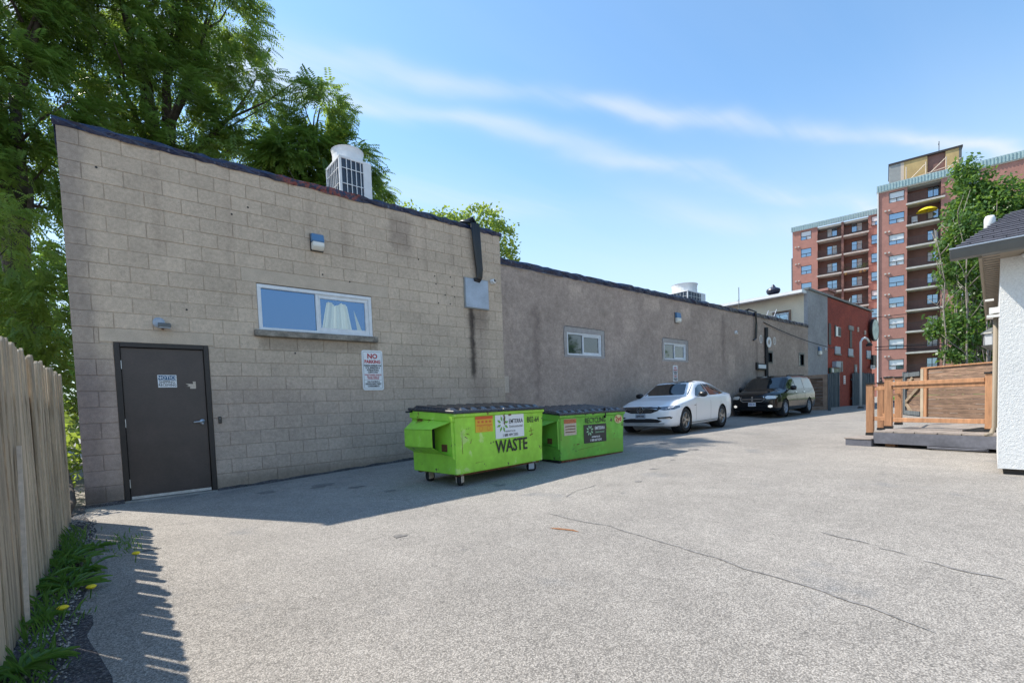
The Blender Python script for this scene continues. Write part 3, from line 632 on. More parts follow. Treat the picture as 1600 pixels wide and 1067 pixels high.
# roof units
def roof_unit(x0, x1, y0, y1, z0, z1, label, cow=.26):
    t = wthing('rooftop_condenser', label, 'air conditioner', ((x0 + x1) / 2, (y0 + y1) / 2, z0)); cx, cy = (x0 + x1) / 2, (y0 + y1) / 2
    body = MB(); c = .05; dx = x1 - x0
    body.box(x0 + .02, x1 - .02, y0 + .02, y1 - .02, z0, z1 - .05); body.build('coil', mat('dark coil', (.03, .05, .08), .4, n=[(20, .7, 1.3)]), t)
    f = MB(); f.box(x0, x1, y0, y1, z1 - .05, z1).box(x0, x1, y0, y1, z0 - .02, z0 + .03)
    for a, b in ((x0, y0), (x0, y1 - c), (x1 - c, y1 - c)): f.box(a, a + c, b, b + c, z0 + .03, z1 - .05)
    f.box(x1 - dx * .26, x1, y0 - .002, y0 + .3, z0 + .03, z1 - .05)
    f.build('casing', M['white'], t, bevel=.006)
    g_ = MB(); ax, bx = x0 + c, x1 - dx * .26
    for i in range(1, 5): x = ax + (bx - ax) * i / 4.6; g_.box(x - .007, x + .007, y0 - .008, y0 + .004, z0 + .03, z1 - .05)
    for i in range(1, 5): z = z0 + (z1 - z0) * (i - .2) / 4.6; g_.box(ax, bx, y0 - .0085, y0 + .0035, z - .007, z + .007)
    for i in range(1, 7): y = y0 + c + (y1 - y0 - 2 * c) * i / 7; g_.box(x0 - .006, x0 + .004, y - .005, y + .005, z0 + .03, z1 - .05)
    for i in range(1, 5): z = z0 + (z1 - z0) * (i - .2) / 4.6; g_.box(x0 - .0065, x0 + .0035, y0 + c, y1 - c, z - .005, z + .005)
    g_.build('grille', M['white'], t)
    r = min(x1 - x0, y1 - y0) * .47
    MB().lathe([(r * .98, z1), (r * .96, z1 + cow * .6), (r * 1.0, z1 + cow * .9), (r * 1.04, z1 + cow), (r * .99, z1 + cow), (r * .92, z1 + cow * .6), (r * .92, z1 + .01), (0, z1 + .01)], 28, Matrix.Translation((cx, cy, 0))).build('fan_cowl', M['white'], t, smooth=False)
    fan = MB()
    for q in range(4): fan.box(.04, r * .85, -.05, .05, z1 + .08, z1 + .085, Matrix.Translation((cx, cy, 0)) @ Matrix.Rotation(q * math.pi / 2, 4, 'Z'))
    fan.build('fan_blades', M['black'], t)
    return t
roof_unit(3.86, 4.5, 1.0, 1.72, 4.62, 5.95, 'white condenser unit with round cowl on the roof of the block building')
t = wthing('roof_vent', 'low white roof vent beside the condenser on the block building', 'vent', (5.2, 1.6, 4.6))
MB().box(5.0, 5.4, 1.4, 1.8, 4.6, 5.12).build('vent_box', M['white'], t, bevel=.01); MB().box(4.95, 5.45, 1.35, 1.85, 5.12, 5.16).build('vent_cap', M['white'], t)

# ---------------------------------------------------------------- long grey stucco building (wall plane y = YW)
YW = 1.8
GB = wthing('stucco_building', 'long low grey stucco building with dark blue roof edge behind the parked cars', 'building', (8, YW, 0))
wins = [(10.85, 12.46, 2.51, 3.195), (16.1, 17.64, 2.535, 3.16)]
small = [(25.42, 25.9, 2.68, 3.15), (29.62, 30.28, 2.62, 3.22)]
m = MB()
for a, b, c, d in wall_rects(6.9, 30.985, -.5, 4.8, wins + small): m.box(a, b, YW, YW + .2, c, d)
m.box(6.9, 7.1, YW + .2, 10, -.5, 4.8).box(6.9, 30.985, 10, 10.2, -.5, 4.8)
m.build('wall', M['stucco'], GB)
MB().box(7.1, 30.985, YW + .2, 10, 4.6, 4.7).build('roof', M['flash'], GB)
flashing(6.9, 30.97, YW, 4.97, 4.8, GB, step=.2, out_=.07)
for (a, b, c, d), sp in zip(wins, (.46, .48)):
    slider(GB, a, b, c, d, YW + .04, sp, .05, gm='glassdk', fw=.06)['label'] = 'white framed sliding window'
    e = .14; fm_ = MB()
    for A, B, C_, D_ in ((a - e, b + e, d, d + e * 1.1), (a - e, a, c, d), (b, b + e, c, d), (a - e, b + e, c - e * .5, c)): fm_.box(A, B, YW - .006, YW + .01, C_, D_)
    fm_.build('stucco_surround', M['patch'], GB)
    cr = MB(); cr.tube([(a - e, YW - .008, c), (a - e * 1.1, YW - .008, d - .1), (a - e * .8, YW - .008, d + e), (a - e * .3, YW - .008, d + e * 1.25), (b, YW - .008, d + e * 1.1), (b + e, YW - .008, d + e), (b + e * 1.05, YW - .008, c)], .012, 4)
    cr.build('crack', M['crack'], GB)
for a, b, c, d in small:
    w_ = MB().box(a, b, YW + .08, YW + .1, c, d).build('window', M['glassdk'], GB); f_ = MB()
    for A, B, C_, D_ in ((a - .09, b + .09, d, d + .1), (a - .09, a, c, d), (b, b + .09, c, d), (a - .09, b + .09, c - .07, c)): f_.box(A, B, YW - .02, YW + .1, C_, D_)
    f_.build('window_trim', M['gutter'], GB)
parking_sign(16.66, 16.98, 1.70, 2.32, YW, 'small white parking sign on the grey stucco wall behind the white car')
def small_pack(x, z, y, w_, h_, label): wall_pack(x - w_ / 2, x + w_ / 2, z, z + h_, y, label)
small_pack(17.0, 3.93, YW, .3, .4, 'wall light on the grey stucco wall above the right sliding window')
small_pack(32.8, 3.28, YW, .4, .5, 'wall light on the tall grey stucco wall near the red brick')
dome_cam(21.9, YW, 3.9, 'white security camera on the grey stucco wall above the black minivan', .09)
dome_cam(33.95, YW, 3.68, 'white security camera at the far corner of the grey wall', .11)
t = wthing('exit_light', 'white emergency light box with black brackets beside the downpipe', 'light', (24.4, YW, 2.3))
MB().box(24.1, 24.9, YW - .12, YW - .01, 2.33, 2.52).build('case', M['signwhite'], t, bevel=.01)
MB().box(23.95, 24.1, YW - .08, YW, 2.28, 2.62).box(24.1, 24.9, YW - .1, YW, 2.525, 2.58).box(24.1, 24.9, YW - .1, YW, 2.27, 2.325).build('bracket', M['black'], t)
t = wthing('downpipe', 'dark vertical downpipe on the grey stucco wall behind the minivan', 'pipe', (25.05, YW, 0))
MB().tube([(25.05, YW - .08, 4.35), (25.05, YW - .08, 0)], .085, 8).build('pipe', M['black'], t)
for z in (1.2, 2.9, 3.9): MB().box(24.93, 25.17, YW - .05, YW, z, z + .05).build('clip', M['gutter'], t)
t = wthing('conduit_ring', 'white round outlet fitted over the dark downpipe', 'fitting', (25.08, YW, 3.55))
MB().lathe([(.13, 0), (.26, 0), (.26, .03), (.13, .03), (.13, 0)], 16, Matrix.Translation((25.08, YW - .17, 3.62)) @ Matrix.Rotation(math.pi / 2, 4, 'X')).build('ring', M['white'], t)
for x, lb in ((24.58, 'oval white outline number plate left of the downpipe'), (26.22, 'oval white outline number plate right of the downpipe')):
    t = wthing('number_plate', lb, 'plate', (x, YW, 3.6)); o_ = MB()
    o_.add([(x + (.17 if q else .12) * math.cos(a_), YW - .012, 3.77 + (.2 if q else .15) * math.sin(a_)) for q in (0, 1) for a_ in [k * math.pi / 10 for k in range(20)]], [(k, (k + 1) % 20, 20 + (k + 1) % 20, 20 + k) for k in range(20)])
    o_.build('outline', M['white'], t); MB().text('2', .24, FRONT(x, YW - .013, 3.77), .004).build('numeral', M['white'], t)
t = wthing('roof_cable', 'black cables looping over the roof edge and down the grey wall', 'cable', (23.8, YW, 2.6))
for q in range(3): MB().tube([(23.2 + q * .08, YW + .5, 4.95), (23.5 + q * .05, YW + .1, 5.12), (23.75 + q * .05, YW - .1, 5.0), (23.83 + q * .04, YW - .1, 4.3), (23.8 + q * .04, YW - .08, 3.75), (23.6, YW - .07, 3.65)], .035, 6).build('cable', M['blackgloss'], t)
t = wthing('marker_strip', 'short white vertical strip on the grey wall at the corner with the block wall', 'strip', (8.42, YW, 1.4))
MB().box(8.34, 8.5, YW - .02, YW, 1.4, 1.84).build('strip', M['pale'], t)
roof_unit(21.6, 23.3, 3.9, 5.2, 4.7, 6.2, 'large white condenser on the roof of the long grey building', cow=.45)
# roof access ladder and antenna
t = wthing('roof_ladder', 'thin metal ladder and antenna mast on the low roof before the cream wall', 'ladder', (28, 3.5, 4.7))
lm = MB()
for y in (3.2, 3.65): lm.tube([(29.2, y, 4.7), (30.3, y, 6.0)], .02, 5)
for k in range(5): lm.tube([(29.3 + k * .23, 3.2, 4.8 + k * .27), (29.3 + k * .23, 3.65, 4.8 + k * .27)], .015, 5)
lm.build('ladder', M['steel'], t)
an = MB(); an.tube([(27, 3.9, 4.7), (27, 3.9, 7.0)], .02, 5); an.tube([(26.4, 3.6, 6.0), (27.8, 4.3, 6.05)], .015, 5); an.tube([(26.6, 3.7, 6.3), (27.5, 4.2, 6.35)], .012, 5); an.build('antenna', M['gutter'], t)

# ---------------------------------------------------------------- tall corner building: grey end, cream side, red brick front
CB = wthing('corner_building', 'two storey building with cream side wall, grey stucco end and red painted brick front', 'building', (36, YW, 0))
MB().box(30.99, 34.38, YW, 2.0, -.3, 7.0).build('grey_wall', M['stucco_tall'], CB)
MB().box(34.38, 44.45, YW, 2.0, -.5, 6.9).build('brick_wall', M['redbrick'], CB)
ZC = [(2.0, -.3)]
cw = MB()
for a, b, c, d in wall_rects(2.0, 12, 4.5, 6.8, [(2.78, 3.58, 5.1, 5.86)]): cw.box(30.99, 31.2, a, b, c, d)
cw.build('cream_wall', M['cream'], CB)
MB().box(44.25, 44.45, 2.0, 12, -.5, 6.9).box(30.99, 44.45, 12, 12.2, -.5, 6.9).box(30.99, 31.19, 2.0, 12, -.5, 4.5).build('side_wall', M['redbrick'], CB)
MB().box(30.7, 44.6, 2.0, 12.4, 6.8, 6.92).build('roof', M['flash'], CB)
MB().box(30.28, 30.7, 1.86, 12.4, 6.74, 6.9).box(30.7, 30.99, 1.86, 2.0, 6.74, 6.9).build('eave', M['white'], CB)
MB().box(30.9, 44.6, 1.72, 1.98, 6.95, 7.06).build('parapet_cap', M['gutter'], CB)
wf = MB(); wf.box(30.93, 31.05, 2.68, 2.78, 5.0, 5.96).box(30.93, 31.05, 3.58, 3.68, 5.0, 5.96).box(30.93, 31.05, 2.78, 3.58, 5.86, 5.96).box(30.93, 31.05, 2.78, 3.58, 5.0, 5.1)
w_ = wf.build('window', M['brownwood'], CB); MB().box(31.04, 31.06, 2.78, 3.58, 5.1, 5.86).build('pane', M['skyglass'], CB)
MB().box(31.0, 31.05, 2.83, 3.53, 5.76, 5.81).box(31.0, 31.05, 2.83, 2.88, 5.1, 5.76).box(31.0, 31.05, 3.48, 3.53, 5.1, 5.76).build('window_sash', M['vinyl'], CB)
E_ = lambda n_, x0, x1, z0, z1, m_, d=.06: MB().box(x0, x1, YW - d, YW - .002, z0, z1).build(n_, M[m_], CB, bevel=.008)
E_('window', 35.84, 36.87, 4.62, 5.23, 'glassdk', .03); E_('window_trim', 35.7, 35.84, 4.55, 5.3, 'gutter')
E_('window_trim', 36.4, 36.87, 4.66, 5.2, 'black', .05)
E_('window', 38.85, 39.35, 4.0, 5.2, 'black', .03); E_('lintel_panel', 38.6, 39.6, 5.2, 5.5, 'conc', .07)
for a in ((35.7, 36.73, 3.51, 3.96), (38.52, 39.53, 3.48, 3.95), (42.92, 43.97, 3.47, 4.0)): E_('blank_panel', *a, 'steel', .05); E_('panel_trim', a[0] - .12, a[1] + .12, a[2] - .1, a[2] - .005, 'gutter', .08)
E_('dark_panel', 34.5, 34.96, 4.0, 5.33, 'black', .03)
E_('meter_box', 35.2, 36.1, 2.6, 2.98, 'steel', .25); E_('window_trim', 36.5, 36.75, 2.35, 3.04, 'conc'); E_('window_trim', 36.95, 37.2, 2.35, 3.04, 'conc'); E_('window_trim', 36.75, 36.95, 2.9, 3.04, 'conc')
E_('window_trim', 39.9, 40.4, 2.35, 2.9, 'conc'); E_('window_pane', 40.02, 40.3, 2.42, 2.72, 'steel', .07)
for x in (37.2, 38.1): pass
for x, z in ((40.55, 5.2), (42.3, 5.1)): E_('wall_bracket', x, x + .16, z, z + .32, 'pale', .1)
t = wthing('shop_sign', 'dark green shop sign with round white emblem at the left end of the red brick', 'sign', (35.4, YW, 2.28))
MB().box(34.46, 36.35, YW - .14, YW - .03, 2.25, 2.56).build('board', mat('dark green sign', (.01, .05, .03), .4), t)
MB().lathe([(0, 0), (.15, 0), (.15, .015), (0, .015)], 16, Matrix.Translation((34.85, YW - .14, 2.405)) @ Matrix.Rotation(math.pi / 2, 4, 'X')).build('emblem', M['white'], t)
MB().text('OTTER', .2, FRONT(35.65, YW - .143, 2.4), .004, sx=.9).build('lettering', mat('sign grey', (.3, .4, .33), .5), t)
for (x0, x1, z0, z1), lb, s_ in (((36.33, 36.62, 1.46, 2.13), 'left of two narrow white notices on the red brick wall', 'NO'), ((37.5, 37.85, 1.54, 2.1), 'right of two narrow white notices on the red brick wall', 'P')):
    t = wthing('wall_notice', lb, 'sign', (x0, YW, z0)); MB().box(x0, x1, YW - .03, YW - .005, z0, z1).build('board', M['signwhite'], t)
    k = MB()
    for q in range(4): k.box(x0 + .07, x1 - .07, YW - .035, YW - .031, z1 - .12 - q * .14, z1 - .06 - q * .14)
    k.build('lettering', M['red'], t)
t = wthing('round_sign', 'large round pale sign projecting from the end of the red brick building', 'sign', (43.9, YW, 4.7))
Md = Matrix.Translation((44.15, 1.05, 5.55)) @ Matrix.Rotation(math.radians(90), 4, 'Y') @ Matrix.Rotation(0, 4, 'Z')
Md = Matrix.Translation((44.1, 1.6, 5.55)) @ Matrix.Rotation(math.radians(-2), 4, 'Z') @ Matrix.Rotation(math.pi / 2, 4, 'X')
MB().lathe([(0, -.05), (.84, -.05), (.84, .1), (0, .1)], 32, Md).build('drum', M['black'], t)
MB().lathe([(0, .102), (.74, .102), (.74, .11), (0, .11)], 32, Md).build('face', mat('pale green sign face', (.62, .7, .6), .5, n=[(3, .6, 1.2)]), t)
MB().tube([(44.1, YW, 5.6), (44.1, 1.5, 5.6)], .05, 6).build('bracket', M['black'], t)
t = wthing('hanging_sign', 'dark rectangular sign projecting near the far corner of the red building', 'sign', (44.3, YW, 2.7))
MB().box(44.0, 44.9, YW - .2, YW - .04, 2.75, 3.7).build('board', M['black'], t); MB().box(43.2, 44.2, YW - .25, YW - .2, 2.64, 2.9).build('lower_board', M['signwhite'], t)
MB().box(43.3, 43.55, YW - .26, YW - .251, 2.68, 2.86).build('emblem', M['black'], t)
MB().text('TAP', .2, FRONT(43.85, YW - .256, 2.77), .004).build('lettering', M['ink'], t)
t = wthing('roof_ventilator', 'dark mushroom shaped roof ventilator above the cream wall', 'vent', (32.2, 4.1, 6.9))
MB().lathe([(.2, 6.8), (.2, 7.2), (.22, 7.25), (.36, 7.36), (.4, 7.5), (.36, 7.6), (.15, 7.7), (.06, 7.85), (0, 7.9)], 18, Matrix.Translation((32.2, 4.1, 0))).build('cowl', mat('dark blue vent', (.03, .035, .06), .4), t)
t = wthing('brick_chimney', 'squat brick chimney on the roof of the red building', 'chimney', (37.4, 2.9, 6.9))
MB().box(36.7, 38.2, 2.5, 3.3, 6.9, 7.75).build('stack', M['brick'], t); MB().box(36.6, 38.3, 2.4, 3.4, 7.75, 7.9).build('cap', M['brick'], t)
t = wthing('satellite_dish', 'grey satellite dish on the roof edge of the red building', 'dish', (40, 2.2, 6.9))
MB().lathe([(0, 0), (.12, .02), (.22, .06), (.27, .1)], 16, Matrix.Translation((40, 2.1, 7.3)) @ Matrix.Rotation(math.pi / 2, 4, 'X')).build('dish', M['metalgrey'], t, smooth=True); MB().tube([(40, 2.2, 6.9), (40, 2.15, 7.4)], .04, 6).build('mast', M['gutter'], t)

# grey board fence sections at the foot of the red building
def board_fence(x0, x1, z1, y, label, n_):
    t = wthing('board_fence', label, 'fence', (x0, y, 0)); w_ = (x1 - x0) / n_
    for i in range(n_):
        r = random.uniform
        MB().box(x0 + i * w_ + .015, x0 + (i + 1) * w_ - .015, y + r(-.02, .02), y + .05, -.1, z1 + r(-.06, .06)).build('board', M['gwood'], t)
    MB().box(x0, x1, y + .055, y + .12, .5, .6).box(x0, x1, y + .055, y + .12, z1 - .5, z1 - .4).build('rail', M['gwood'], t)
board_fence(34.5, 36.0, 2.25, 1.62, 'short grey board fence left of the red brick doorway', 7)
board_fence(38.9, 44.4, 2.3, 1.62, 'long grey board fence along the far red brick wall', 24)
# gooseneck pole
t = wthing('gooseneck_pole', 'white pole with curved top standing before the red brick wall', 'pole', (33.1, -.2, 0))
MB().tube([(33.1, -.2, 0), (33.1, -.2, 3.85), (33.2, -.25, 4.02), (33.5, -.3, 4.1), (33.8, -.35, 4.02), (33.95, -.4, 3.85)], .06, 8).build('pipe', M['pvc'], t, smooth=True)
MB().lathe([(.05, .12), (.16, 0), (.16, -.08), (0, -.08)], 12, Matrix.Translation((33.97, -.4, 3.72))).build('lamp_head', M['black'], t)
MB().lathe([(.16, 0), (.16, .12), (.1, .16), (0, .16)], 12, Matrix.Translation((33.1, -.2, 0))).build('base', M['black'], t)
# timber gate panel by the minivan
t = wthing('timber_gate', 'weathered timber gate with diagonal braces standing behind the black minivan', 'gate', (28.9, .2, 0))
x = 28.9; y0, y1 = .24, YW - .02; zb, zt = .14, 2.0
n_ = 11
for i in range(n_):
    z = zb + (zt - zb) * i / n_
    MB().box(x + .03, x + .06, y0 + .02, y1, z + .006, z + (zt - zb) / n_ - .006).build('plank', M['brownwood'], t)
gf = MB(); gf.box(x - .03, x + .027, y0, y0 + .2, zb, zt).box(x - .03, x + .027, y1 - .16, y1, zb, zt).box(x - .03, x + .027, y0 + .2, y1 - .16, zt - .16, zt).box(x - .03, x + .027, y0 + .2, y1 - .16, zb, zb + .16); gf.build('gate_frame', mat('pale timber', (.36, .25, .18), .85, n=[(4, .75, 1.2)]), t)
br = MB()
def beam(m, a, b, w_, th):
    a, b = Vector(a), Vector(b); d = (b - a); n2 = Vector((0, -d.z, d.y)).normalized() * w_ / 2
    m.prism([(a.y + n2.y, a.z + n2.z), (b.y + n2.y, b.z + n2.z), (b.y - n2.y, b.z - n2.z), (a.y - n2.y, a.z - n2.z)], a.x - th, a.x, 'x')
beam(br, (x + .026, y1 - .1, 1.35), (x + .026, y0 + .15, .45), .14, .05); beam(br, (x + .026, y1 - .3, 1.9), (x + .026, y0 + .15, 1.45), .12, .05)
br.build('brace', M['brownwood'], t)
MB().box(27.2, 28.85, 1.62, YW - .01, 1.78, 1.92).box(27.2, 27.3, 1.62, YW - .01, 0, 1.78).build('side_rail', M['gwood'], t)
MB().box(28.87, 28.99, y0 - .14, y0 - .02, 0, 2.04).build('gate_post', M['gwood'], t)

# wires
def wire(pts, label, r=.018):
    t = thing('overhead_wire', label, 'wire', pts[0]); t['_base'] = tuple(pts[0]); a, b = Vector(pts[0]), Vector(pts[1]); n_ = 14; sag = pts[2]
    MB().tube([a.lerp(b, i / n_) - Vector((0, 0, sag * 4 * (i / n_) * (1 - i / n_))) for i in range(n_ + 1)], r, 5).build('strand', M['black'], t)
wire([(24.9, YW - .02, 4.6), (34.6, 1.5, 3.75), .15], 'thin cable running across the tall grey wall to the brick corner', .02)
wire([(44.4, 1.6, 4.3), (60, -22, 5.6), .5], 'upper black cable crossing in front of the apartment block', .03)
wire([(44.4, 1.6, 4.1), (60, -22, 5.0), .6], 'lower black cable crossing in front of the apartment block', .03)
wire([(44.4, 1.6, 6.5), (62, -22, 11.5), .9], 'highest thin cable crossing in front of the apartment block', .02)
# ---------------------------------------------------------------- dumpsters
def dumpster(label, loc, rz, Wd, D, zb, zf, zr, paint, casters, kind):
    t = thing('dumpster', label, 'dumpster', loc, rz)      # local: x along the front, y to the back, z up; origin at front left on the ground
    m = MB(); m.prism([(0, zb), (D, zb), (D, zr - .06), (0, zf - .06)], 0, Wd, 'x'); m.build('body', paint, t, world=False, bevel=.008)
    rim = MB(); o_ = .035
    rim.prism([(-o_, zf - .085), (-.001, zf - .1), (-.001, zf - .04), (-o_, zf - .04)], -o_, Wd + o_, 'x')
    rim.prism([(0, zf - .15), (D, zr - .15), (D, zr - .04), (0, zf - .04)], -o_, 0, 'x'); rim.prism([(0, zf - .15), (D, zr - .15), (D, zr - .04), (0, zf - .04)], Wd, Wd + o_, 'x')
    rim.build('rim', paint, t, world=False, bevel=.006)
    for i in range(2):                         # two ribbed lids
        a, b = (Wd + .1) * i / 2 - .05, (Wd + .1) * (i + 1) / 2 - .05 - .012
        L_ = MB(); L_.prism([(-.06, zf - .045), (D + .02, zr - .045), (D + .02, zr), (-.05, zf - .0)], a, b, 'x')
        lid = L_.build('lid', M['lid'], t, world=False, bevel=.01)
        rb = MB(); n_ = 5
        for k in range(n_):
            c = a + (b - a) * (k + .5) / n_; w_ = (b - a) / n_ * .3; sl_ = (zr - zf) / D
            y0, y1 = .05, D - .06; z0, z1 = zf + sl_ * y0, zf + sl_ * y1; h = .035
            v = [(c - w_, y0 - .02, z0 - .004), (c + w_, y0 - .02, z0 - .004), (c + w_, y1, z1 - .004), (c - w_, y1, z1 - .004), (c - w_ * .6, y0 + .05, z0 + h), (c + w_ * .6, y0 + .05, z0 + h), (c + w_ * .6, y1 - .05, z1 + h), (c - w_ * .6, y1 - .05, z1 + h)]
            rb.add(v, [(4, 5, 6, 7), (0, 1, 5, 4), (1, 2, 6, 5), (2, 3, 7, 6), (3, 0, 4, 7)])
        r_ = rb.build('lid_ribs', M['lid'], None, world=False, bevel=.008); r_.parent = lid
        if casters:
            MB().tube([(a + .1, D + .03, zr - .02), (b - .1, D + .03, zr - .02)], .015, 6).build('hinge_rod', M['black'], t, world=False)
    MB().tube([(-.14, D * .93, zr - .06), (-.02, D * .93, zr - .06)], .014, 6).build('hinge_pin', M['black'], t, world=False)
    zm = zb + (zf - zb) * .62
    for s_ in (0, 1):                          # fork pockets
        X = (lambda v: -v) if s_ == 0 else (lambda v: Wd + v)
        y0, y1 = D * .3, D * .95; z0, z1 = zm - .17, zm + .085; p = MB()
        out_x, th = .17, .012
        def pl(pts):
            P = [(X(a), b, c) for a, b, c in pts]; n2 = len(P); p.add(P, [tuple(range(n2))])
        # outer face, sloping top, sloping underside (each a thin box)
        x_a, x_b = sorted((X(out_x), X(out_x - th)))
        p.box(x_a, x_b, y0, y1, z0, z1)
        tp = [(X(0), z1 + .13), (X(out_x), z1), (X(out_x), z1 - th), (X(0), z1 + .13 - th * 1.5)]
        p.prism(tp, y0, y1, 'y'); bt = [(X(0), z0 - .1), (X(out_x), z0), (X(out_x), z0 + th), (X(0), z0 - .1 + th * 1.5)]; p.prism(bt, y0, y1, 'y')
        p.build('fork_pocket', paint, t, world=False)
        q = MB(); q.prism([(X(.005), z1 + .1), (X(out_x - th), z1 - th), (X(out_x - th), z0 + th), (X(.005), z0 - .08)], y0 + .14, y1, 'y'); q.build('pocket_shade_fill', M['black'], t, world=False)  # black block stands for the shade inside the hollow pocket
        gz_ = MB(); gz_.add([(X(.002), .03, z1 + .1), (X(out_x * .98), y0, z1), (X(.002), y0, z1 + .128), (X(.002), .03, z1 + .112)], [(0, 1, 2, 3), (3, 2, 1, 0)])
        gz_.add([(X(.001), .02, z1 + .12), (X(.05), .02, z1 + .1), (X(.03), .03, z0 - .14), (X(.001), .02, z0 - .16)], [(0, 1, 2, 3)])
        gz_.add([(X(.001), y0, z0 - .1), (X(out_x), y0, z0), (X(.02), .03, z0 - .13)], [(0, 1, 2)])
        gz_.build('pocket_gusset', paint, t, world=False)
        MB().box(min(X(.001), X(.004)), max(X(.001), X(.004)), y0 - .12, y0 + .0, z0 - .06, z0 + .04).build('rust_patch', M['rust'], t, world=False)
    if casters:
        for cx, cy, an in ((.14, .1, .5), (Wd - .2, .1, -.4), (.14, D - .18, .2), (Wd - .2, D - .18, .1)):
            c = MB(); Mc = Matrix.Translation((cx, cy, 0)) @ Matrix.Rotation(an, 4, 'Z')
            c.box(-.07, .07, -.06, .06, zb - .012, zb, Mc).box(-.045, .05, -.042, -.034, .05, zb - .012, Mc).box(-.045, .05, .034, .042, .05, zb - .012, Mc)
            cc = c.build('caster', M['pale'] if cx < .5 else M['steel'], t, world=False)
            w_ = MB().lathe([(0, -.028), (.05, -.028), (.078, -.022), (.082, 0), (.078, .022), (.05, .028), (0, .028)], 18, Mc @ Matrix.Translation((.02, 0, .082)) @ Matrix.Rotation(math.pi / 2, 4, 'X')).build('wheel', M['rubber'], None, world=False, smooth=True); w_.parent = cc
        MB().box(.05, Wd - .05, .04, .09, zb - .03, zb).box(.05, Wd - .05, D - .09, D - .04, zb - .03, zb).build('skid_channel', M['rust'], t, world=False)
    else:
        MB().box(-.01, Wd + .01, .02, D - .02, 0, zb - .001).build('skid', M['black'], t, world=False, bevel=.01)
        MB().box(0.03, Wd - .03, .0, .015, zb - .03, zb).build('rust_edge', M['rust'], t, world=False)
    F = lambda x, z: Matrix.Translation((x, -.0105, z)) @ Matrix.Rotation(math.pi / 2, 4, 'X')
    def flower(cx, cz, r, mk, nm):
        m = MB()
        for k in range(8):
            a = k * math.pi / 4 + .2; d = Vector((math.cos(a), math.sin(a))); e = Vector((-d.y, d.x))
            pts = [d * r * .3, d * r * .55 + e * r * .22, d * r * 1.0 + e * r * .1, d * r * .7 - e * r * .08]
            m.add([(cx + q.x, -.0118, cz + q.y) for q in pts], [(0, 1, 2, 3)])
        m.build(nm, M[mk], t, world=False)
    if kind == 'waste':
        MB().box(.76, 1.38, -.009, -.002, .60, .945).build('logo_panel', M['signwhite'], t, world=False); flower(.91, .81, .13, 'leafgrn', 'emblem')
        x = MB(); x.text('EMTERRA', .09, F(1.20, .84), .001, sx=.82); x.text('1 888 409 2203', .06, F(1.07, .64), .0005, sx=.9); x.build('lettering', M['ink'], t, world=False)
        x = MB(); x.text('Environmental', .06, F(1.20, .765), 0, sx=.85); x.text('emterra.ca', .05, F(1.07, .7), 0); x.build('lettering', M['gutter'], t, world=False)
        x = MB(); x.text('WASTE', .26, F(1.1, .475), .004, sx=.82); x.build('lettering', M['ink'], t, world=False); x = MB(); x.text('B02-64', .13, F(Wd - .22, .84), .0, sx=.78); x.build('lettering', M['ink'], t, world=False)
        MB().box(.37, .71, -.007, -.002, .72, .945).build('warning_sticker', M['yel'], t, world=False); MB().box(.37, .71, -.009, -.0075, .9, .945).build('warning_header', M['org'], t, world=False)
        x = MB(); x.text('CAUTION', .045, F(.54, .922), .0003)
        for q in range(2): x.box(.39, .69, -.0095, -.0085, .82 - q * .012, .826 - q * .012)
        for q in range(4): x.box(.41 + q * .075, .45 + q * .075, -.0095, -.0085, .85, .88)
        x.build('warning_print', M['org'], t, world=False)
        x = MB(); x.lathe([(.03, 0), (.035, 0)], 12, F(.47, .77)); x.lathe([(.03, 0), (.035, 0)], 12, F(.62, .77)); x.build('warning_rings', M['org'], t, world=False)
        ch = MB()
        for q in range(7): ch.tube([(.93 + .012 * (q % 2), -.02 - .012 * (q % 2), .995 - q * .028), (.935 + .012 * ((q + 1) % 2), -.02, .97 - q * .028)], .007, 5)
        ch.tube([(.93, -.03, 1.0), (1.02, -.02, .97), (1.12, -.02, .965), (1.2, -.02, .99)], .006, 5); ch.build('lock_chain', M['rust'], t, world=False)
        MB().box(1.04, 1.08, -.03, -.005, .93, .99).build('padlock', M['rust'], t, world=False)
        sc = MB()
        for (a, b, w_) in (((.2, .72), (.26, .7), .01), ((.17, .68), (.22, .65), .012), ((.27, .58), (.29, .64), .01), ((1.5, .66), (1.62, .68), .008), ((1.52, .6), (1.6, .62), .02), ((.12, .45), (.12, .75), .008), ((1.55, .72), (1.56, .62), .012), ((1.3, .5), (1.36, .515), .006), ((.35, .3), (.5, .305), .005)):
            a, b = Vector(a), Vector(b); e = Vector((-(b - a).y, (b - a).x)).normalized() * w_ / 2
            sc.add([(p_.x, -.0035, p_.y) for p_ in (a + e, b + e * .4, b - e * .4, a - e)], [(0, 1, 2, 3)])
        sc.build('scratches', M['rust'], t, world=False)
    else:
        MB().box(.62, 1.26, -.009, -.002, .30, .64).build('logo_panel', M['dkpanel'], t, world=False); flower(.78, .53, .105, 'leafmint', 'emblem')
        x = MB(); x.text('EMTERRA', .085, F(1.07, .56), .001, sx=.8); x.text('emterra.ca', .055, F(.95, .41), .001); x.text('1 888 667 0241', .06, F(.95, .345), .001, sx=.9); x.build('lettering', M['signwhite'], t, world=False)
        x = MB(); x.text('Environmental', .055, F(1.07, .49), .0, sx=.8); x.build('lettering', M['leafmint'], t, world=False)
        x = MB(); x.text('RECYCLING', .14, F(.95, .71), .001, sx=.8); x.build('lettering', M['ink'], t, world=False)
        MB().box(.1, .42, -.006, -.002, .48, .77).build('faded_sticker', M['pale'], t, world=False)
        MB().box(.1, .42, -.0075, -.0065, .69, .765).build('sticker_header', mat('faded orange', (.5, .16, .07), .7, n=[(30, .7, 1.2)]), t, world=False)
        x = MB()
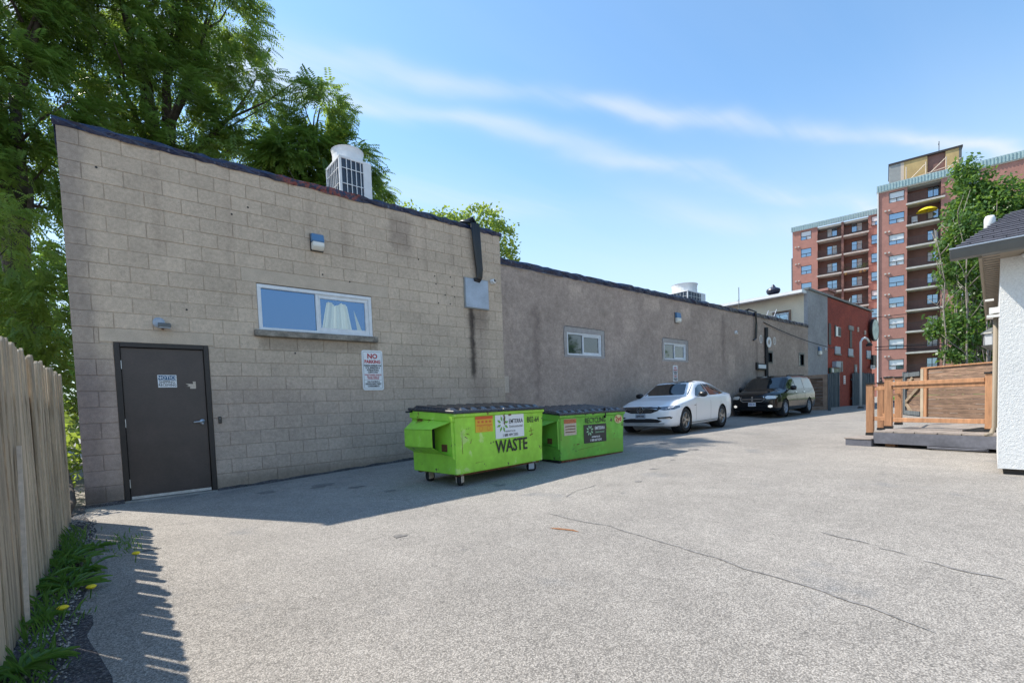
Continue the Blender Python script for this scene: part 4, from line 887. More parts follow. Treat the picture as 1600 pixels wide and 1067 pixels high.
        for q in range(3): x.box(.13, .39, -.0078, -.0065, .53 + q * .05, .545 + q * .05)
        x.build('sticker_print', M['rust'], t, world=False)
        MB().lathe([(0, 0), (.085, 0), (.085, .004), (0, .004)], 18, F(1.64, .7) @ Matrix.Scale(1.5, 4, (1, 0, 0))).build('round_sticker', mat('cream sticker', (.65, .6, .3), .6), t, world=False)
        x = MB(); x.text('2yd', .13, Matrix.Translation((1.64, -.0155, .7)) @ Matrix.Rotation(math.pi / 2, 4, 'X'), .004); x.build('lettering', M['red'], t, world=False)
        for a, b, c, d in ((1.4, 1.52, .3, .72), (.6, 1.5, .2, .315), (.22, .4, .4, .5), (1.56, 1.72, .5, .7)): pass
        sc = MB()
        for (a, b, w_) in (((.45, .2), (1.1, .245), .006), ((.42, .3), (.5, .31), .02), ((.72, .31), (.78, .315), .02), ((1.5, .42), (1.53, .43), .02), ((.02, .4), (.02, .8), .01), ((.1, .86), (.3, .875), .012)):
            a, b = Vector(a), Vector(b); e = Vector((-(b - a).y, (b - a).x)).normalized() * w_ / 2
            sc.add([(p_.x, -.0035, p_.y) for p_ in (a + e, b + e * .4, b - e * .4, a - e)], [(0, 1, 2, 3)])
        sc.build('scratches', M['rust'], t, world=False)
        MB().box(1.2, 1.22, -.045, -.003, .74, .93).build('lid_strap', M['black'], t, world=False)
    return t
dumpster('lime green wheeled waste dumpster with white logo panel beside the block wall', (3.80, -2.70, .02), math.radians(7), 1.82, .97, .175, 1.04, 1.10, M['grn'], True, 'waste')
dumpster('faded green recycling dumpster with dark logo panel, behind the waste dumpster', (6.22, -2.29, .045), math.radians(.5), 1.8, 1.05, .05, .88, .98, M['grn2'], False, 'recycling')

# ---------------------------------------------------------------- cars
def car_body(st, wheels, R, L, name='body'):
    """st rows: x, zb, zw, zbelt, zedge, ztop, w, wbelt, wtop (x from the nose)"""
    A = np.array(st, float); n = 150; X = np.linspace(0, A[-1, 0], n); P = np.stack([np.interp(X, A[:, 0], A[:, i]) for i in range(1, 9)], 1)
    k = np.exp(-np.linspace(-2, 2, 7) ** 2); k /= k.sum()
    pad = np.pad(P, ((3, 3), (0, 0)), 'edge'); P2 = np.stack([np.convolve(pad[:, i], k, 'valid') for i in range(8)], 1)
    verts = []; rows = None
    for x, (zb, zw, zl, ze, zt, w, wl, wt_) in zip(X, P2):
        key = [(0, zb), (w * .82, zb), (w * .95, zb + .03), (w * .985, zb + .12), (w, zw), (w * .995, (zw + zl) / 2 + .04), (wl, zl), (wl * .45 + wt_ * .55, zl * .42 + ze * .58), (wt_, ze), (wt_ * .85, ze * .3 + zt * .7), (wt_ * .45, zt - .008), (0, zt)]
        sub_ = [1, 1, 2, 4, 4, 3, 3, 3, 2, 2, 2]; pts = []
        for (a, b), s_ in zip(zip(key, key[1:]), sub_):
            for j in range(s_): f = j / s_; pts.append((a[0] + (b[0] - a[0]) * f, a[1] + (b[1] - a[1]) * f))
        pts.append(key[-1]); full_ = pts + [(-y, z) for y, z in pts[-2:0:-1]]; rows = len(full_)
        verts += [[x, y, z] for y, z in full_]
    V = np.array(verts); inside = np.zeros(len(V), bool)
    for wx in wheels:
        d = np.hypot(V[:, 0] - wx, V[:, 2] - R * .93); inside |= (d < R) & (np.abs(V[:, 1]) > .45)
    faces = []
    for i in range(n - 1):
        for j in range(rows):
            f = (i * rows + j, i * rows + (j + 1) % rows, (i + 1) * rows + (j + 1) % rows, (i + 1) * rows + j)
            if not all(inside[list(f)]): faces.append(f)
    used = set(v for f in faces for v in f)
    for v in np.nonzero(inside)[0]:
        if v in used:
            wx = min(wheels, key=lambda w_: abs(V[v, 0] - w_)); dx, dz = V[v, 0] - wx, V[v, 2] - R * .93; d = math.hypot(dx, dz) + 1e-6
            V[v, 0] = wx + dx / d * R; V[v, 2] = R * .93 + dz / d * R
    faces.append(tuple(range(rows - 1, -1, -1))); faces.append(tuple((n - 1) * rows + j for j in range(rows)))
    return [Vector(v) for v in V], faces

def patch(bvh, poly, axis, sgn, off=.006, lv=3, thick=0):
    """a panel following the bodywork: 2D polygon projected onto it. axis x: poly (y,z); y: (x,z); z: (x,y)"""
    bm = bmesh.new()
    def P3(p, a): return Vector((a, p[0], p[1])) if axis == 'x' else Vector((p[0], a, p[1])) if axis == 'y' else Vector((p[0], p[1], a))
    far = {'x': -3 if sgn < 0 else 9, 'y': 4 * sgn, 'z': 4}[axis]; d = {'x': Vector((1 if sgn < 0 else -1, 0, 0)), 'y': Vector((0, -sgn, 0)), 'z': Vector((0, 0, -1))}[axis]
    bm.faces.new([bm.verts.new(P3(p, far)) for p in poly]); bmesh.ops.triangulate(bm, faces=bm.faces[:])
    for _ in range(lv): bmesh.ops.subdivide_edges(bm, edges=[e for e in bm.edges if e.calc_length() > .05], cuts=1, use_grid_fill=True)
    bmesh.ops.triangulate(bm, faces=bm.faces[:])
    for v in bm.verts:
        h = bvh.ray_cast(v.co, d)
        if h[0]: v.co = h[0] - d * off
    bm.verts.ensure_lookup_table(); b = [v for v in bm.verts if abs((v.co - P3(poly[0], far)).dot(d)) < .01 and False]
    m = MB(); bm.verts.index_update(); m.v = [tuple(v.co) for v in bm.verts]; m.f = [tuple(v.index for v in f.verts) for f in bm.faces]
    bad = [i for i, v in enumerate(m.v) if (axis == 'x' and abs(v[0] - far) < .1) or (axis == 'y' and abs(v[1] - far) < .1)]
    if bad: bs = set(bad); m.f = [f for f in m.f if not (set(f) & bs)]
    bm.free(); return m

def wheel(t, x, y, R, w_, rimcol, spokes=5):
    s_ = 1 if y > 0 else -1; Mw = Matrix.Translation((x, y, R)) @ Matrix.Rotation(-s_ * math.pi / 2, 4, 'X')
    e = thing_child('wheel', t, MB().lathe([(R * .64, -w_ * .5), (R * .93, -w_ * .5), (R, -w_ * .36), (R, w_ * .36), (R * .93, w_ * .5), (R * .68, w_ * .5), (R * .64, w_ * .42)], 36, Mw), M['rubber'])
    r = MB().lathe([(R * .66, w_ * .46), (R * .63, w_ * .5), (R * .6, w_ * .44), (R * .58, w_ * .2)], 36, Mw)
    r.lathe([(0, w_ * .46), (R * .13, w_ * .46), (R * .15, w_ * .38)], 18, Mw)
    for k in range(spokes):
        for dd in (-.14, .14):
            Ms = Mw @ Matrix.Rotation(2 * math.pi * k / spokes + dd, 4, 'Z'); r.box(R * .1, R * .62, -R * .035, R * .035, w_ * .3, w_ * .42, Ms)
    o = r.build('rim', rimcol, None, world=False); o.parent = e
    b = MB().lathe([(0, w_ * .12), (R * .58, w_ * .12)], 24, Mw).build('brake_disc', M['gutter'], None, world=False); b.parent = e
def thing_child(name, t, mb, m_, smooth=True): return mb.build(name, m_, t, world=False, smooth=smooth)

def car(name, label, cat, loc, rz, st, wheels, R, L, paint, build_detail, rimcol):
    t = thing(name, label, cat, loc, rz)
    V, F = car_body(st, wheels, R * 1.1, L); bvh = BVHTree.FromPolygons(V, F); b = MB(); b.v = [tuple(v) for v in V]; b.f = F
    thing_child('body', t, b, paint)
    w_ = max(r[6] for r in st)
    for wx in wheels:
        for s_ in (-1, 1): liner = MB(); liner.lathe([(R * 1.12, -.3), (R * 1.12, 0), (R * 1.12, 0)], 28, Matrix.Translation((wx, s_ * (w_ - .012) if s_ > 0 else -(w_ - .012), R * 1.02)) @ Matrix.Rotation(-s_ * math.pi / 2, 4, 'X')); liner.lathe([(0, 0), (R * 1.12, 0)], 28, Matrix.Translation((wx, s_ * (w_ - .3), R * 1.02)) @ Matrix.Rotation(-s_ * math.pi / 2, 4, 'X')); thing_child('wheel_arch', t, liner, M['black'])
    for wx in wheels:
        for s_ in (-1, 1): wheel(t, wx, s_ * (w_ - .125), R, .22, rimcol)
    MB().box(.5, L - .4, -w_ * .85, w_ * .85, st[2][1] + .0, st[2][1] + .1).build('underbody', M['black'], t, world=False)
    build_detail(t, bvh, lambda n_, poly, ax, sg, mm, off=.006, lv=3: thing_child(n_, t, patch(bvh, poly, ax, sg, off, lv), mm))
    return t
def mirror_y(poly): return [(-y, z) for y, z in poly][::-1]

chrome = mat('chrome', (.75, .76, .78), .12, 1)
rimm = mat('alloy wheel', (.45, .44, .42), .3, .8)
lamp = mat('headlamp', (.12, .13, .15), .08, .3, spec=1, coat=1)
lampclear = mat('clear headlamp', (.7, .68, .62), .12, .2, spec=1, coat=1)
plate = mat('licence plate', (.4, .44, .5), .4)
fog = mat('fog lamp lit', (.9, .9, .85), .2, emit=((1, .95, .85), .25))
sedan = [  # x, zb, zw, zbelt, zedge, ztop, w, wbelt, wtop
 (0, .34, .45, .60, .64, .66, .50, .47, .38), (.04, .24, .44, .66, .70, .72, .68, .64, .5), (.14, .19, .44, .69, .745, .765, .79, .75, .6), (.32, .17, .45, .72, .78, .81, .86, .80, .64),
 (.6, .17, .5, .78, .86, .89, .895, .85, .70), (1.1, .17, .55, .86, .93, .96, .90, .865, .72), (1.42, .17, .58, .91, .975, 1.0, .90, .87, .74), (1.6, .17, .58, .93, 1.07, 1.10, .90, .87, .715),
 (2.08, .17, .6, .94, 1.34, 1.405, .90, .87, .61), (2.5, .17, .6, .95, 1.395, 1.465, .90, .87, .585), (3.0, .17, .6, .96, 1.395, 1.465, .90, .87, .575), (3.5, .18, .6, .98, 1.33, 1.40, .90, .86, .57), (3.95, .18, .61, 1.0, 1.19, 1.26, .90, .86, .6),
 (4.25, .22, .62, 1.02, 1.09, 1.13, .89, .84, .66), (4.42, .25, .64, 1.02, 1.07, 1.10, .87, .82, .68), (4.58, .3, .66, 1.0, 1.06, 1.09, .82, .77, .64), (4.66, .36, .66, .9, .98, 1.0, .75, .70, .6), (4.70, .45, .66, .82, .88, .9, .66, .62, .5)]
def sedan_detail(t, bvh, pt):
    pt('windshield', [(-.68, 1.03), (.68, 1.03), (.655, 1.12), (.56, 1.385), (.3, 1.41), (-.3, 1.41), (-.56, 1.385), (-.655, 1.12)], 'x', -1, M['carglass'])
    for s_ in (1, -1):
        pt('side_window', [(1.66, .985), (2.62, 1.0), (2.6, 1.345), (2.3, 1.32), (2.0, 1.22)], 'y', s_, M['carglass'])
        pt('side_window', [(2.67, 1.0), (3.5, 1.02), (3.95, 1.06), (3.7, 1.19), (3.4, 1.29), (3.1, 1.335), (2.65, 1.345)], 'y', s_, M['carglass'])
        q = [(.45, .70), (.52, .655), (.66, .63), (.83, .645), (.875, .69), (.86, .745), (.7, .74), (.54, .725)]
        pt('headlight', q if s_ > 0 else mirror_y(q), 'x', -1, lamp)
        q = [(.52, .40), (.8, .40), (.82, .44), (.78, .465), (.46, .445)]; pt('fog_surround', q if s_ > 0 else mirror_y(q), 'x', -1, M['black'])
        q = [(.56, .405), (.78, .405), (.79, .42), (.54, .42)]; pt('fog_light', q if s_ > 0 else mirror_y(q), 'x', -1, chrome, .012)
        pt('tail_light', [(4.5, .88), (4.62, .86), (4.6, .96), (4.5, .97)], 'y', s_, M['red'])
        for x in (2.42, 3.42): pt('door_handle', [(x, .9), (x + .2, .905), (x + .2, .93), (x, .925)], 'y', s_, M['vinyl'], .025, 1)
        for pl in ([(2.62, .3), (2.632, .3), (2.64, 1.0), (2.628, 1.0)], [(1.55, .3), (1.562, .3), (1.56, .94), (1.548, .94)], [(3.3, .6), (3.5, .82), (3.49, .82), (3.29, .6)]): pt('door_seam', pl, 'y', s_, M['gutter'], .003, 2)
        pt('sill_trim', [(1.3, .26), (3.15, .27), (3.15, .25), (1.3, .24)], 'y', s_, M['gutter'], .004, 3)
        pt('side_badge', [(1.42, .735), (1.55, .74), (1.54, .725), (1.42, .72)], 'y', s_, M['black'], .008, 1)
        m_ = MB(); m_.lathe([(0, -.12), (.05, -.11), (.075, -.05), (.08, .04), (.06, .11), (0, .12)], 14, Matrix.Translation((1.78, s_ * 1.0, 1.03)) @ Matrix.Rotation(math.pi / 2, 4, 'X') @ Matrix.Scale(.8, 4, (1, 0, 0)))
        m_.box(1.74, 1.8, min(s_ * .86, s_ * .95), max(s_ * .86, s_ * .95), .97, 1.0); thing_child('mirror', t, m_, M['blackgloss'])
    pt('roof_panel', [(2.16, -.53), (2.16, .53), (3.2, .53), (3.2, -.53)], 'z', 1, M['carglass'])
    pt('grille', [(-.5, .735), (-.58, .69), (-.5, .62), (-.3, .555), (.3, .555), (.5, .62), (.58, .69), (.5, .735)], 'x', -1, M['black'], .01)
    for z in (.605, .66, .715): pt('grille_bar', [(-.34 if z < .62 else -.48, z), (.34 if z < .62 else .48, z), (.34 if z < .62 else .48, z + .01), (-.34 if z < .62 else -.48, z + .01)], 'x', -1, chrome, .014, 3)
    pt('lower_grille', [(-.5, .39), (-.6, .34), (-.5, .3), (.5, .3), (.6, .34), (.5, .39), (.3, .41), (-.3, .41)], 'x', -1, M['black'])
    pt('chrome_lip', [(-.72, .36), (-.66, .285), (.66, .285), (.72, .36), (.64, .265), (-.64, .265)], 'x', -1, chrome, .012, 3)
    pt('licence_plate', [(-.15, .40), (.15, .40), (.15, .55), (-.15, .55)], 'x', -1, plate, .03, 2)
    x0 = bvh.ray_cast(Vector((-2, 0, .5)), Vector((1, 0, 0)))[0].x
    FX = lambda y, z, o=.04: Matrix.Translation((x0 - o - .012, y, z)) @ Matrix(((0, 0, -1, 0), (-1, 0, 0, 0), (0, 1, 0, 0), (0, 0, 0, 1)))
    MB().text('CJWE 450', .07, FX(0, .475), .002, sx=.8).build('plate_lettering', M['ink'], t, world=False)
    x0 = bvh.ray_cast(Vector((-2, 0, .645)), Vector((1, 0, 0)))[0].x
    r = MB().lathe([(.08, 0), (.08, .01), (.1, .01), (.1, 0)], 22, FX(0, .645, .02)); r.text('V', .1, FX(0, .668, .028), .004); r.text('W', .09, FX(0, .618, .028), .004); r.build('emblem', chrome, t, world=False)
car('white_car', 'white four door car with black roof parked behind the recycling dumpster', 'car', (11.4, -.36, .15), math.radians(6), sedan, (.90, 3.57), .335, 4.7,
    mat('white car paint', (.82, .83, .84), .35, coat=.6, spec=.5), sedan_detail, rimm)
van = [(0, .40, .55, .72, .78, .80, .62, .58, .45), (.05, .26, .55, .80, .86, .88, .80, .75, .6), (.2, .22, .55, .88, .94, .97, .90, .84, .7), (.5, .22, .6, .95, 1.02, 1.06, .96, .90, .75), (.95, .22, .62, 1.02, 1.09, 1.13, .985, .93, .8),
 (1.1, .22, .62, 1.04, 1.11, 1.16, .99, .94, .84), (1.3, .22, .62, 1.05, 1.25, 1.3, .99, .94, .83), (1.85, .22, .65, 1.06, 1.58, 1.66, .99, .94, .77), (2.3, .22, .65, 1.07, 1.65, 1.74, .99, .94, .765), (3.5, .22, .65, 1.08, 1.68, 1.77, .99, .94, .765),
 (4.6, .24, .65, 1.09, 1.66, 1.75, .98, .93, .76), (4.95, .28, .65, 1.09, 1.6, 1.7, .97, .92, .75), (5.05, .32, .65, 1.05, 1.2, 1.28, .93, .88, .7), (5.13, .4, .65, .95, 1.05, 1.1, .88, .82, .66), (5.15, .5, .65, .85, .9, .95, .8, .75, .6)]
def van_detail(t, bvh, pt):
    pt('windshield', [(-.80, 1.17), (.80, 1.17), (.76, 1.35), (.68, 1.58), (.4, 1.63), (-.4, 1.63), (-.68, 1.58), (-.76, 1.35)], 'x', -1, M['carglass'])
    for s_ in (1, -1):
        pt('side_window', [(1.5, 1.12), (2.3, 1.13), (2.3, 1.53), (2.0, 1.52), (1.72, 1.36)], 'y', s_, M['carglass'])
        pt('side_window', [(2.36, 1.13), (3.4, 1.14), (3.4, 1.56), (2.36, 1.54)], 'y', s_, M['carglass'])
        pt('side_window', [(3.46, 1.14), (4.75, 1.16), (4.68, 1.55), (3.46, 1.56)], 'y', s_, M['carglass'])
        q = [(.50, .80), (.56, .73), (.86, .74), (.9, .82), (.86, .86), (.56, .87)]; pt('headlight', q if s_ > 0 else mirror_y(q), 'x', -1, lampclear)
        q = [(.62, .40), (.70, .37), (.77, .40), (.77, .46), (.70, .49), (.62, .46)]; pt('fog_light', q if s_ > 0 else mirror_y(q), 'x', -1, fog)
        for x in (2.15, 3.2): pt('door_handle', [(x, .97), (x + .18, .97), (x + .18, 1.0), (x, 1.0)], 'y', s_, chrome, .025, 1)
        for pl in ([(2.33, .3), (2.345, .3), (2.345, 1.1), (2.33, 1.1)], [(3.43, .35), (3.445, .35), (3.445, 1.1), (3.43, 1.1)]): pt('door_seam', pl, 'y', s_, M['gutter'], .003, 2)
        m_ = MB(); m_.lathe([(0, -.12), (.06, -.11), (.1, -.05), (.1, .05), (.07, .11), (0, .12)], 14, Matrix.Translation((1.5, s_ * 1.1, 1.16)) @ Matrix.Rotation(math.pi / 2, 4, 'X') @ Matrix.Scale(.7, 4, (1, 0, 0)))
        m_.box(1.46, 1.54, min(s_ * .93, s_ * 1.03), max(s_ * .93, s_ * 1.03), 1.08, 1.12); thing_child('mirror', t, m_, M['blackgloss'])
        MB().tube([(2.2, s_ * .62, 1.73), (4.5, s_ * .62, 1.76)], .018, 6).build('roof_rail', M['black'], t, world=False)
    pt('grille', [(-.44, .83), (-.46, .70), (-.36, .64), (.36, .64), (.46, .70), (.44, .83)], 'x', -1, M['black'])
    for q in ([(-.46, .84), (-.5, .70), (-.38, .61), (.38, .61), (.5, .70), (.46, .84), (.43, .83), (.46, .71), (.36, .635), (-.36, .635), (-.46, .71), (-.43, .83)], [(-.44, .715), (.44, .715), (.44, .745), (-.44, .745)], [(-.03, .63), (.03, .63), (.03, .84), (-.03, .84)]): pt('grille_chrome', q, 'x', -1, chrome, .014)
    pt('lower_grille', [(-.5, .36), (.5, .36), (.5, .28), (-.5, .28)], 'x', -1, M['black'])
    pt('licence_plate', [(-.15, .44), (.15, .44), (.15, .59), (-.15, .59)], 'x', -1, M['signwhite'], .03, 2)
    x0 = bvh.ray_cast(Vector((-2, 0, .515)), Vector((1, 0, 0)))[0].x
    MB().text('BXHA 331', .07, Matrix.Translation((x0 - .04, 0, .515)) @ Matrix(((0, 0, -1, 0), (-1, 0, 0, 0), (0, 1, 0, 0), (0, 0, 0, 1))), .003, sx=.8).build('plate_lettering', mat('plate blue', (.03, .05, .25), .5), t, world=False)
car('black_minivan', 'black minivan with chrome cross grille parked behind the white car', 'minivan', (20.8, .64, .165), math.radians(2), van, (.97, 4.05), .345, 5.15,
    mat('black car paint', (.006, .007, .009), .14, coat=.3, spec=.35), van_detail, M['steel'])

# ---------------------------------------------------------------- picket fence on the left
t = wthing('picket_fence', 'grey weathered wooden picket fence running along the left edge of the lot', 'fence', (-.1, -4.5, 0))
y = -8.9; meshes = []
for k in range(6):
    w_ = [.085, .09, .1, .075, .088, .095][k]; h = [1.61, 1.605, 1.62, 1.6, 1.61, 1.615][k]
    m = MB(); c = .02; m.prism([(0, 0), (w_, 0), (w_, h - c), (w_ - c, h), (c, h), (0, h - c)], -.009, .009, 'x'); me = bpy.data.meshes.new('picket'); me.from_pydata(m.v, [], m.f)
    bm = bmesh.new(); bm.from_mesh(me); bmesh.ops.bevel(bm, geom=bm.edges[:], offset=.0025, segments=1, affect='EDGES'); bm.to_mesh(me); bm.free(); me.materials.append(M['wood']); meshes.append((w_, me))
base = Vector(t['_base']); yy = []
while y < -.75:
    w_, me = random.choice(meshes); sx = random.uniform(.8, 1.25) * (.82 if random.random() < .3 else 1)
    gap = random.uniform(.01, .025) if random.random() < .7 else random.uniform(.03, .045)
    lean = random.gauss(0, .006)
    o = link_mesh('picket', me, t, (Vector((-.1 + random.uniform(-.008, .008), y, gz(-.1, y) + random.uniform(-.01, .01))) - base), (lean, random.gauss(.0, .008), random.gauss(0, .05)), (1, sx, random.uniform(.994, 1.008))); yy.append(y)
    y += w_ * sx + gap
y = -8.85
while y < -.8:
    w_, me = random.choice(meshes)
    if random.random() > .07:
        link_mesh('back_picket', me, t, (Vector((-.185 + random.uniform(-.006, .006), y, gz(-.1, y) - .03)) - base), (random.gauss(0, .006), 0, random.gauss(0, .03)), (1, random.uniform(.9, 1.15), random.uniform(.8, .82)))
    y += w_ + random.uniform(.004, .02)
for z in (.35, 1.22): MB().box(-.172, -.118, -9, -.78, z, z + .09).build('rail', M['wood'], t)
for yp in (-.84, -3.3, -5.8, -8.3): MB().box(-.3, -.2, yp - .05, yp + .05, -.2, 1.7).build('post', M['wood'], t)
MB().prism([(-4.35, .02), (-4.32, .02), (-4.1, 1.0), (-4.13, 1.0)], -.078, -.06, 'x').build('loose_batten', M['pale'], t)

# weeds at the foot of the fence
def leaf_fan(m, c, r, n_, up=.5, w_=.16, seed=0):
    rr = random.Random(seed)
    for k in range(n_):
        a = rr.uniform(0, 2 * math.pi); l = r * rr.uniform(.6, 1.15); el = rr.uniform(.1, up); d = Vector((math.cos(a), math.sin(a), 0)); e = Vector((-d.y, d.x, 0)); P = []
        for i, (f, ww) in enumerate(((0, .15), (.3, .7), (.6, 1), (.85, .7), (1, .05))):
            h = l * (el * f - .55 * el * f * f * 1.3); p = Vector(c) + d * (l * f) + Vector((0, 0, h + .012)); P += [p + e * w_ * r * ww * .5 + Vector((0, 0, .01 * ww)), p - e * w_ * r * ww * .5 + Vector((0, 0, .01 * ww)), p - Vector((0, 0, .006))]
        b = len(m.v); m.v += [tuple(p) for p in P]
        for i in range(4): j = b + i * 3; m.f += [(j, j + 2, j + 5, j + 3), (j + 2, j + 1, j + 4, j + 5)]
spots = [(.14, -3.35, .2, 'broad leaved dandelion clump nearest the sunlit streak by the fence'), (.02, -2.95, .2, None), (.06, -3.75, .2, None), (-.03, -4.3, .12, None), (-.03, -4.98, .22, 'bright green dock plant at the bottom left corner by the fence'), (.16, -2.65, .13, None), (.1, -3.05, .16, None), (.02, -3.5, .2, None), (.02, -2.7, .18, None)]
for i, (x, y, r, lb) in enumerate(spots):
    t = wthing('weed', lb or 'low green weed clump growing in the soil along the picket fence', 'weed', (x, y, gz(x, y)), group=None if lb else 'weeds along the picket fence')
    m = MB(); leaf_fan(m, (x, y, gz(x, y) + .02), r, 26 if lb else 22, .75, .2 if lb and i == 7 else .13, i); m.build('leaves', M['weed'], t)
for x, y, lb in ((.41, -3.28, 'yellow dandelion flower head standing alone on the asphalt'), (.17, -3.98, 'yellow dandelion flower beside the weed clump'), (.06, -4.3, 'yellow dandelion flower low in the soil strip')):
    z = gz(x, y) + .06; t = wthing('dandelion', lb, 'flower', (x, y, z - .06)); MB().tube([(x, y, z - .08), (x + .01, y, z)], .004, 5).build('stalk', M['weed'], t)
    MB().lathe([(0, 0), (.02, .004), (.028, .014), (.02, .022), (0, .026)], 12, Matrix.Translation((x + .01, y, z))).build('flower_head', M['dand'], t)
gr = MB(); rr = random.Random(3)
for _ in range(800):
    y = rr.uniform(-6.5, -1.7); x = -.07 + abs(rr.gauss(0, .1)); 
    if rr.random() < .12: x, y = rr.gauss(.33, .07), rr.gauss(-2.6, .22)
    h = rr.uniform(.03, .13) * (1 if x < .1 else .45); a = rr.uniform(0, 6.28); d = Vector((math.cos(a), math.sin(a), 0)); w_ = .0035; z = gz(x, y) + .01; p = Vector((x, y, z)); tip = p + d * h * rr.uniform(.3, .9) + Vector((0, 0, h)); e = Vector((-d.y, d.x, 0)) * w_
    gr.add([p + e, p - e, (p + tip) / 2 + Vector((0, 0, h * .15)) - e, tip, (p + tip) / 2 + Vector((0, 0, h * .15)) + e], [(0, 1, 2, 3, 4)])
tag(gr.build('grass', M['weed']), 'thin grass blades scattered along the foot of the picket fence', 'grass', kind='stuff')
pb = MB()
for _ in range(1500):
    y = rr.uniform(-6.5, -.5); x = rr.uniform(-.09, .13 if y < -1 else .02); r = rr.uniform(.004, .011); z = gz(x, y) + .012
    pb.add([(x + r, y, z), (x, y + r, z), (x - r, y, z), (x, y - r, z), (x, y, z + r), (x, y, z - r)], [(0, 1, 4), (1, 2, 4), (2, 3, 4), (3, 0, 4)])
tag(pb.build('gravel', M['conc']), 'loose pale gravel in the dark soil strip by the fence', 'gravel', kind='stuff')
# ---------------------------------------------------------------- deck
DK = wthing('timber_deck', 'low timber deck with orange cedar railing beside the white house', 'deck', (12.4, -6.3, 0))
A0 = Vector((11.14, -5.66)); uy = Vector((-.205, -.979)).normalized(); ux = Vector((.979, -.205))      # front edge direction, depth direction
def dk(a, b): p = A0 + uy * a + ux * b; return (p.x, p.y)
MD = Matrix(((ux.x, uy.x, 0, A0.x), (ux.y, uy.y, 0, A0.y), (0, 0, 1, 0), (0, 0, 0, 1)))     # local: x depth, y along the front, z up
dbx = lambda m, x0, x1, y0, y1, z0, z1: m.box(x0, x1, y0, y1, z0, z1, MD)
dbx(MB(), -.03, .0, -.02, 2.2, .14, .34).build('fascia', M['fascia'], DK, bevel=.004); dbx(MB(), 0, 2.6, -.05, -.02, .14, .34).build('fascia', M['fascia'], DK, bevel=.004)
dbx(dbx(dbx(MB(), .1, .2, .1, .25, 0, .3), .1, .2, .95, 1.1, 0, .3), .1, .2, 1.85, 2.0, 0, .3).build('support', M['cedar'], DK)
dbx(MB(), .3, 2.6, .02, 2.2, .0, .28).build('under_deck_box', M['black'], DK)  # solid black box below the deck boards
nx_, ny_ = 9, 7
tm = {}
for i in range(nx_):
    for j in range(ny_):
        m = MB(); m.box(0, .278, 0, .30, 0, .026)
        if 'me' not in tm:
            me = bpy.data.meshes.new('deck_board'); me.from_pydata(m.v, [], m.f); bm = bmesh.new(); bm.from_mesh(me); bmesh.ops.bevel(bm, geom=bm.edges[:], offset=.003, segments=1, affect='EDGES'); bm.to_mesh(me); bm.free(); me.materials.append(M['deckw']); tm['me'] = me
        o = link_mesh('deck_board', tm['me'], DK); o.matrix_local = Matrix.Translation(-Vector(DK['_base'])) @ MD @ Matrix.Translation((-.03 + i * .29, -.03 + j * .313, .342))
st_ = MB(); dbx(st_, -.05, 2.4, -.5, -.06, .0, .2); st_.build('step', M['fascia'], DK, bevel=.006)
for i in range(8):
    o = dbx(MB(), -.06 + i * .3, .22 + i * .3, -.52, -.055, .2, .225).build('step_board', M['deckw'], DK, bevel=.003)
mt = MB()
for i in range(14): dbx(mt, .5 + i * .06, .535 + i * .06, 1.05, 1.75, .37, .385)
dbx(dbx(mt, .5, 1.32, 1.05, 1.09, .385, .395), .5, 1.32, 1.71, 1.75, .385, .395)
tag(mt.build('door_mat', M['black']), 'black slatted mat lying on the timber deck', 'mat')
def post(x, y, z0, z1, w_=.115):
    p = MB().box(x - w_ / 2, x + w_ / 2, y - w_ / 2, y + w_ / 2, z0 + .05, z1).build('post', M['cedar'], DK, bevel=.006); sub(p, DK)
    c = MB().box(x - w_ * .62, x + w_ * .62, y - w_ * .62, y + w_ * .62, z1, z1 + .03).build('post_cap', M['black'], None, world=False); c.data.transform(Matrix.Translation(-Vector(DK['_base']))); c.parent = p
    c = MB().box(x - w_ * .56, x + w_ * .56, y - w_ * .56, y + w_ * .56, z0, z0 + .05).build('post_foot', M['black'], None, world=False); c.data.transform(Matrix.Translation(-Vector(DK['_base']))); c.parent = p
P1, P2, P3, P4, P5, P6 = (11.93, -5.39), (13.43, -5.25), (11.85, -5.70), (13.1, -5.62), (11.42, -7.12), (12.0, -7.15)
for p_, z0, z1 in ((P1, .225, 1.24), (P2, .225, 1.26), (P3, .368, 1.345), (P4, .368, 1.36), (P5, .368, 1.33), (P6, .368, 1.35)): post(*p_, z0, z1)
def rail(a, b, z0, z1, th=.04, nm='rail'):
    a, b = Vector(a), Vector(b); d = (b - a).normalized(); e = Vector((-d.y, d.x)) * th / 2; a2, b2 = a + d * .058, b - d * .058
    m = MB(); m.prism([tuple(a2 + e), tuple(b2 + e), tuple(b2 - e), tuple(a2 - e)], z0, z1, 'z'); m.build(nm, M['cedar'], DK, bevel=.004)
rail(P3, P5, 1.2, 1.27, .085); rail(P3, P5, 1.13, 1.195, .035); rail(P3, P5, .5, .58, .04); 
rail(P1, P3, 1.12, 1.19, .04); rail(P1, P3, .52, .6, .04); rail(P2, P4, 1.12, 1.19, .04); rail(P2, P4, .52, .6, .04); rail(P3, P4, 1.0, 1.04, .03)
t = wthing('garden_hose', 'coiled hose lying under the edge of the timber deck', 'hose', (10.9, -6.6, .1)); pts = []
for k in range(60): a = k / 60 * 4 * math.pi; c_ = dk(1.15 + .38 * math.cos(a), -.02 + .1 * math.sin(a)); pts.append((*c_, .1 + .0006 * k))
MB().tube(pts, .011, 6).build('coil', M['fascia'], t, smooth=True)
t = wthing('deck_lantern', 'small lantern finial standing on the nearest step post of the deck', 'lantern', (P1[0], P1[1], 1.27))
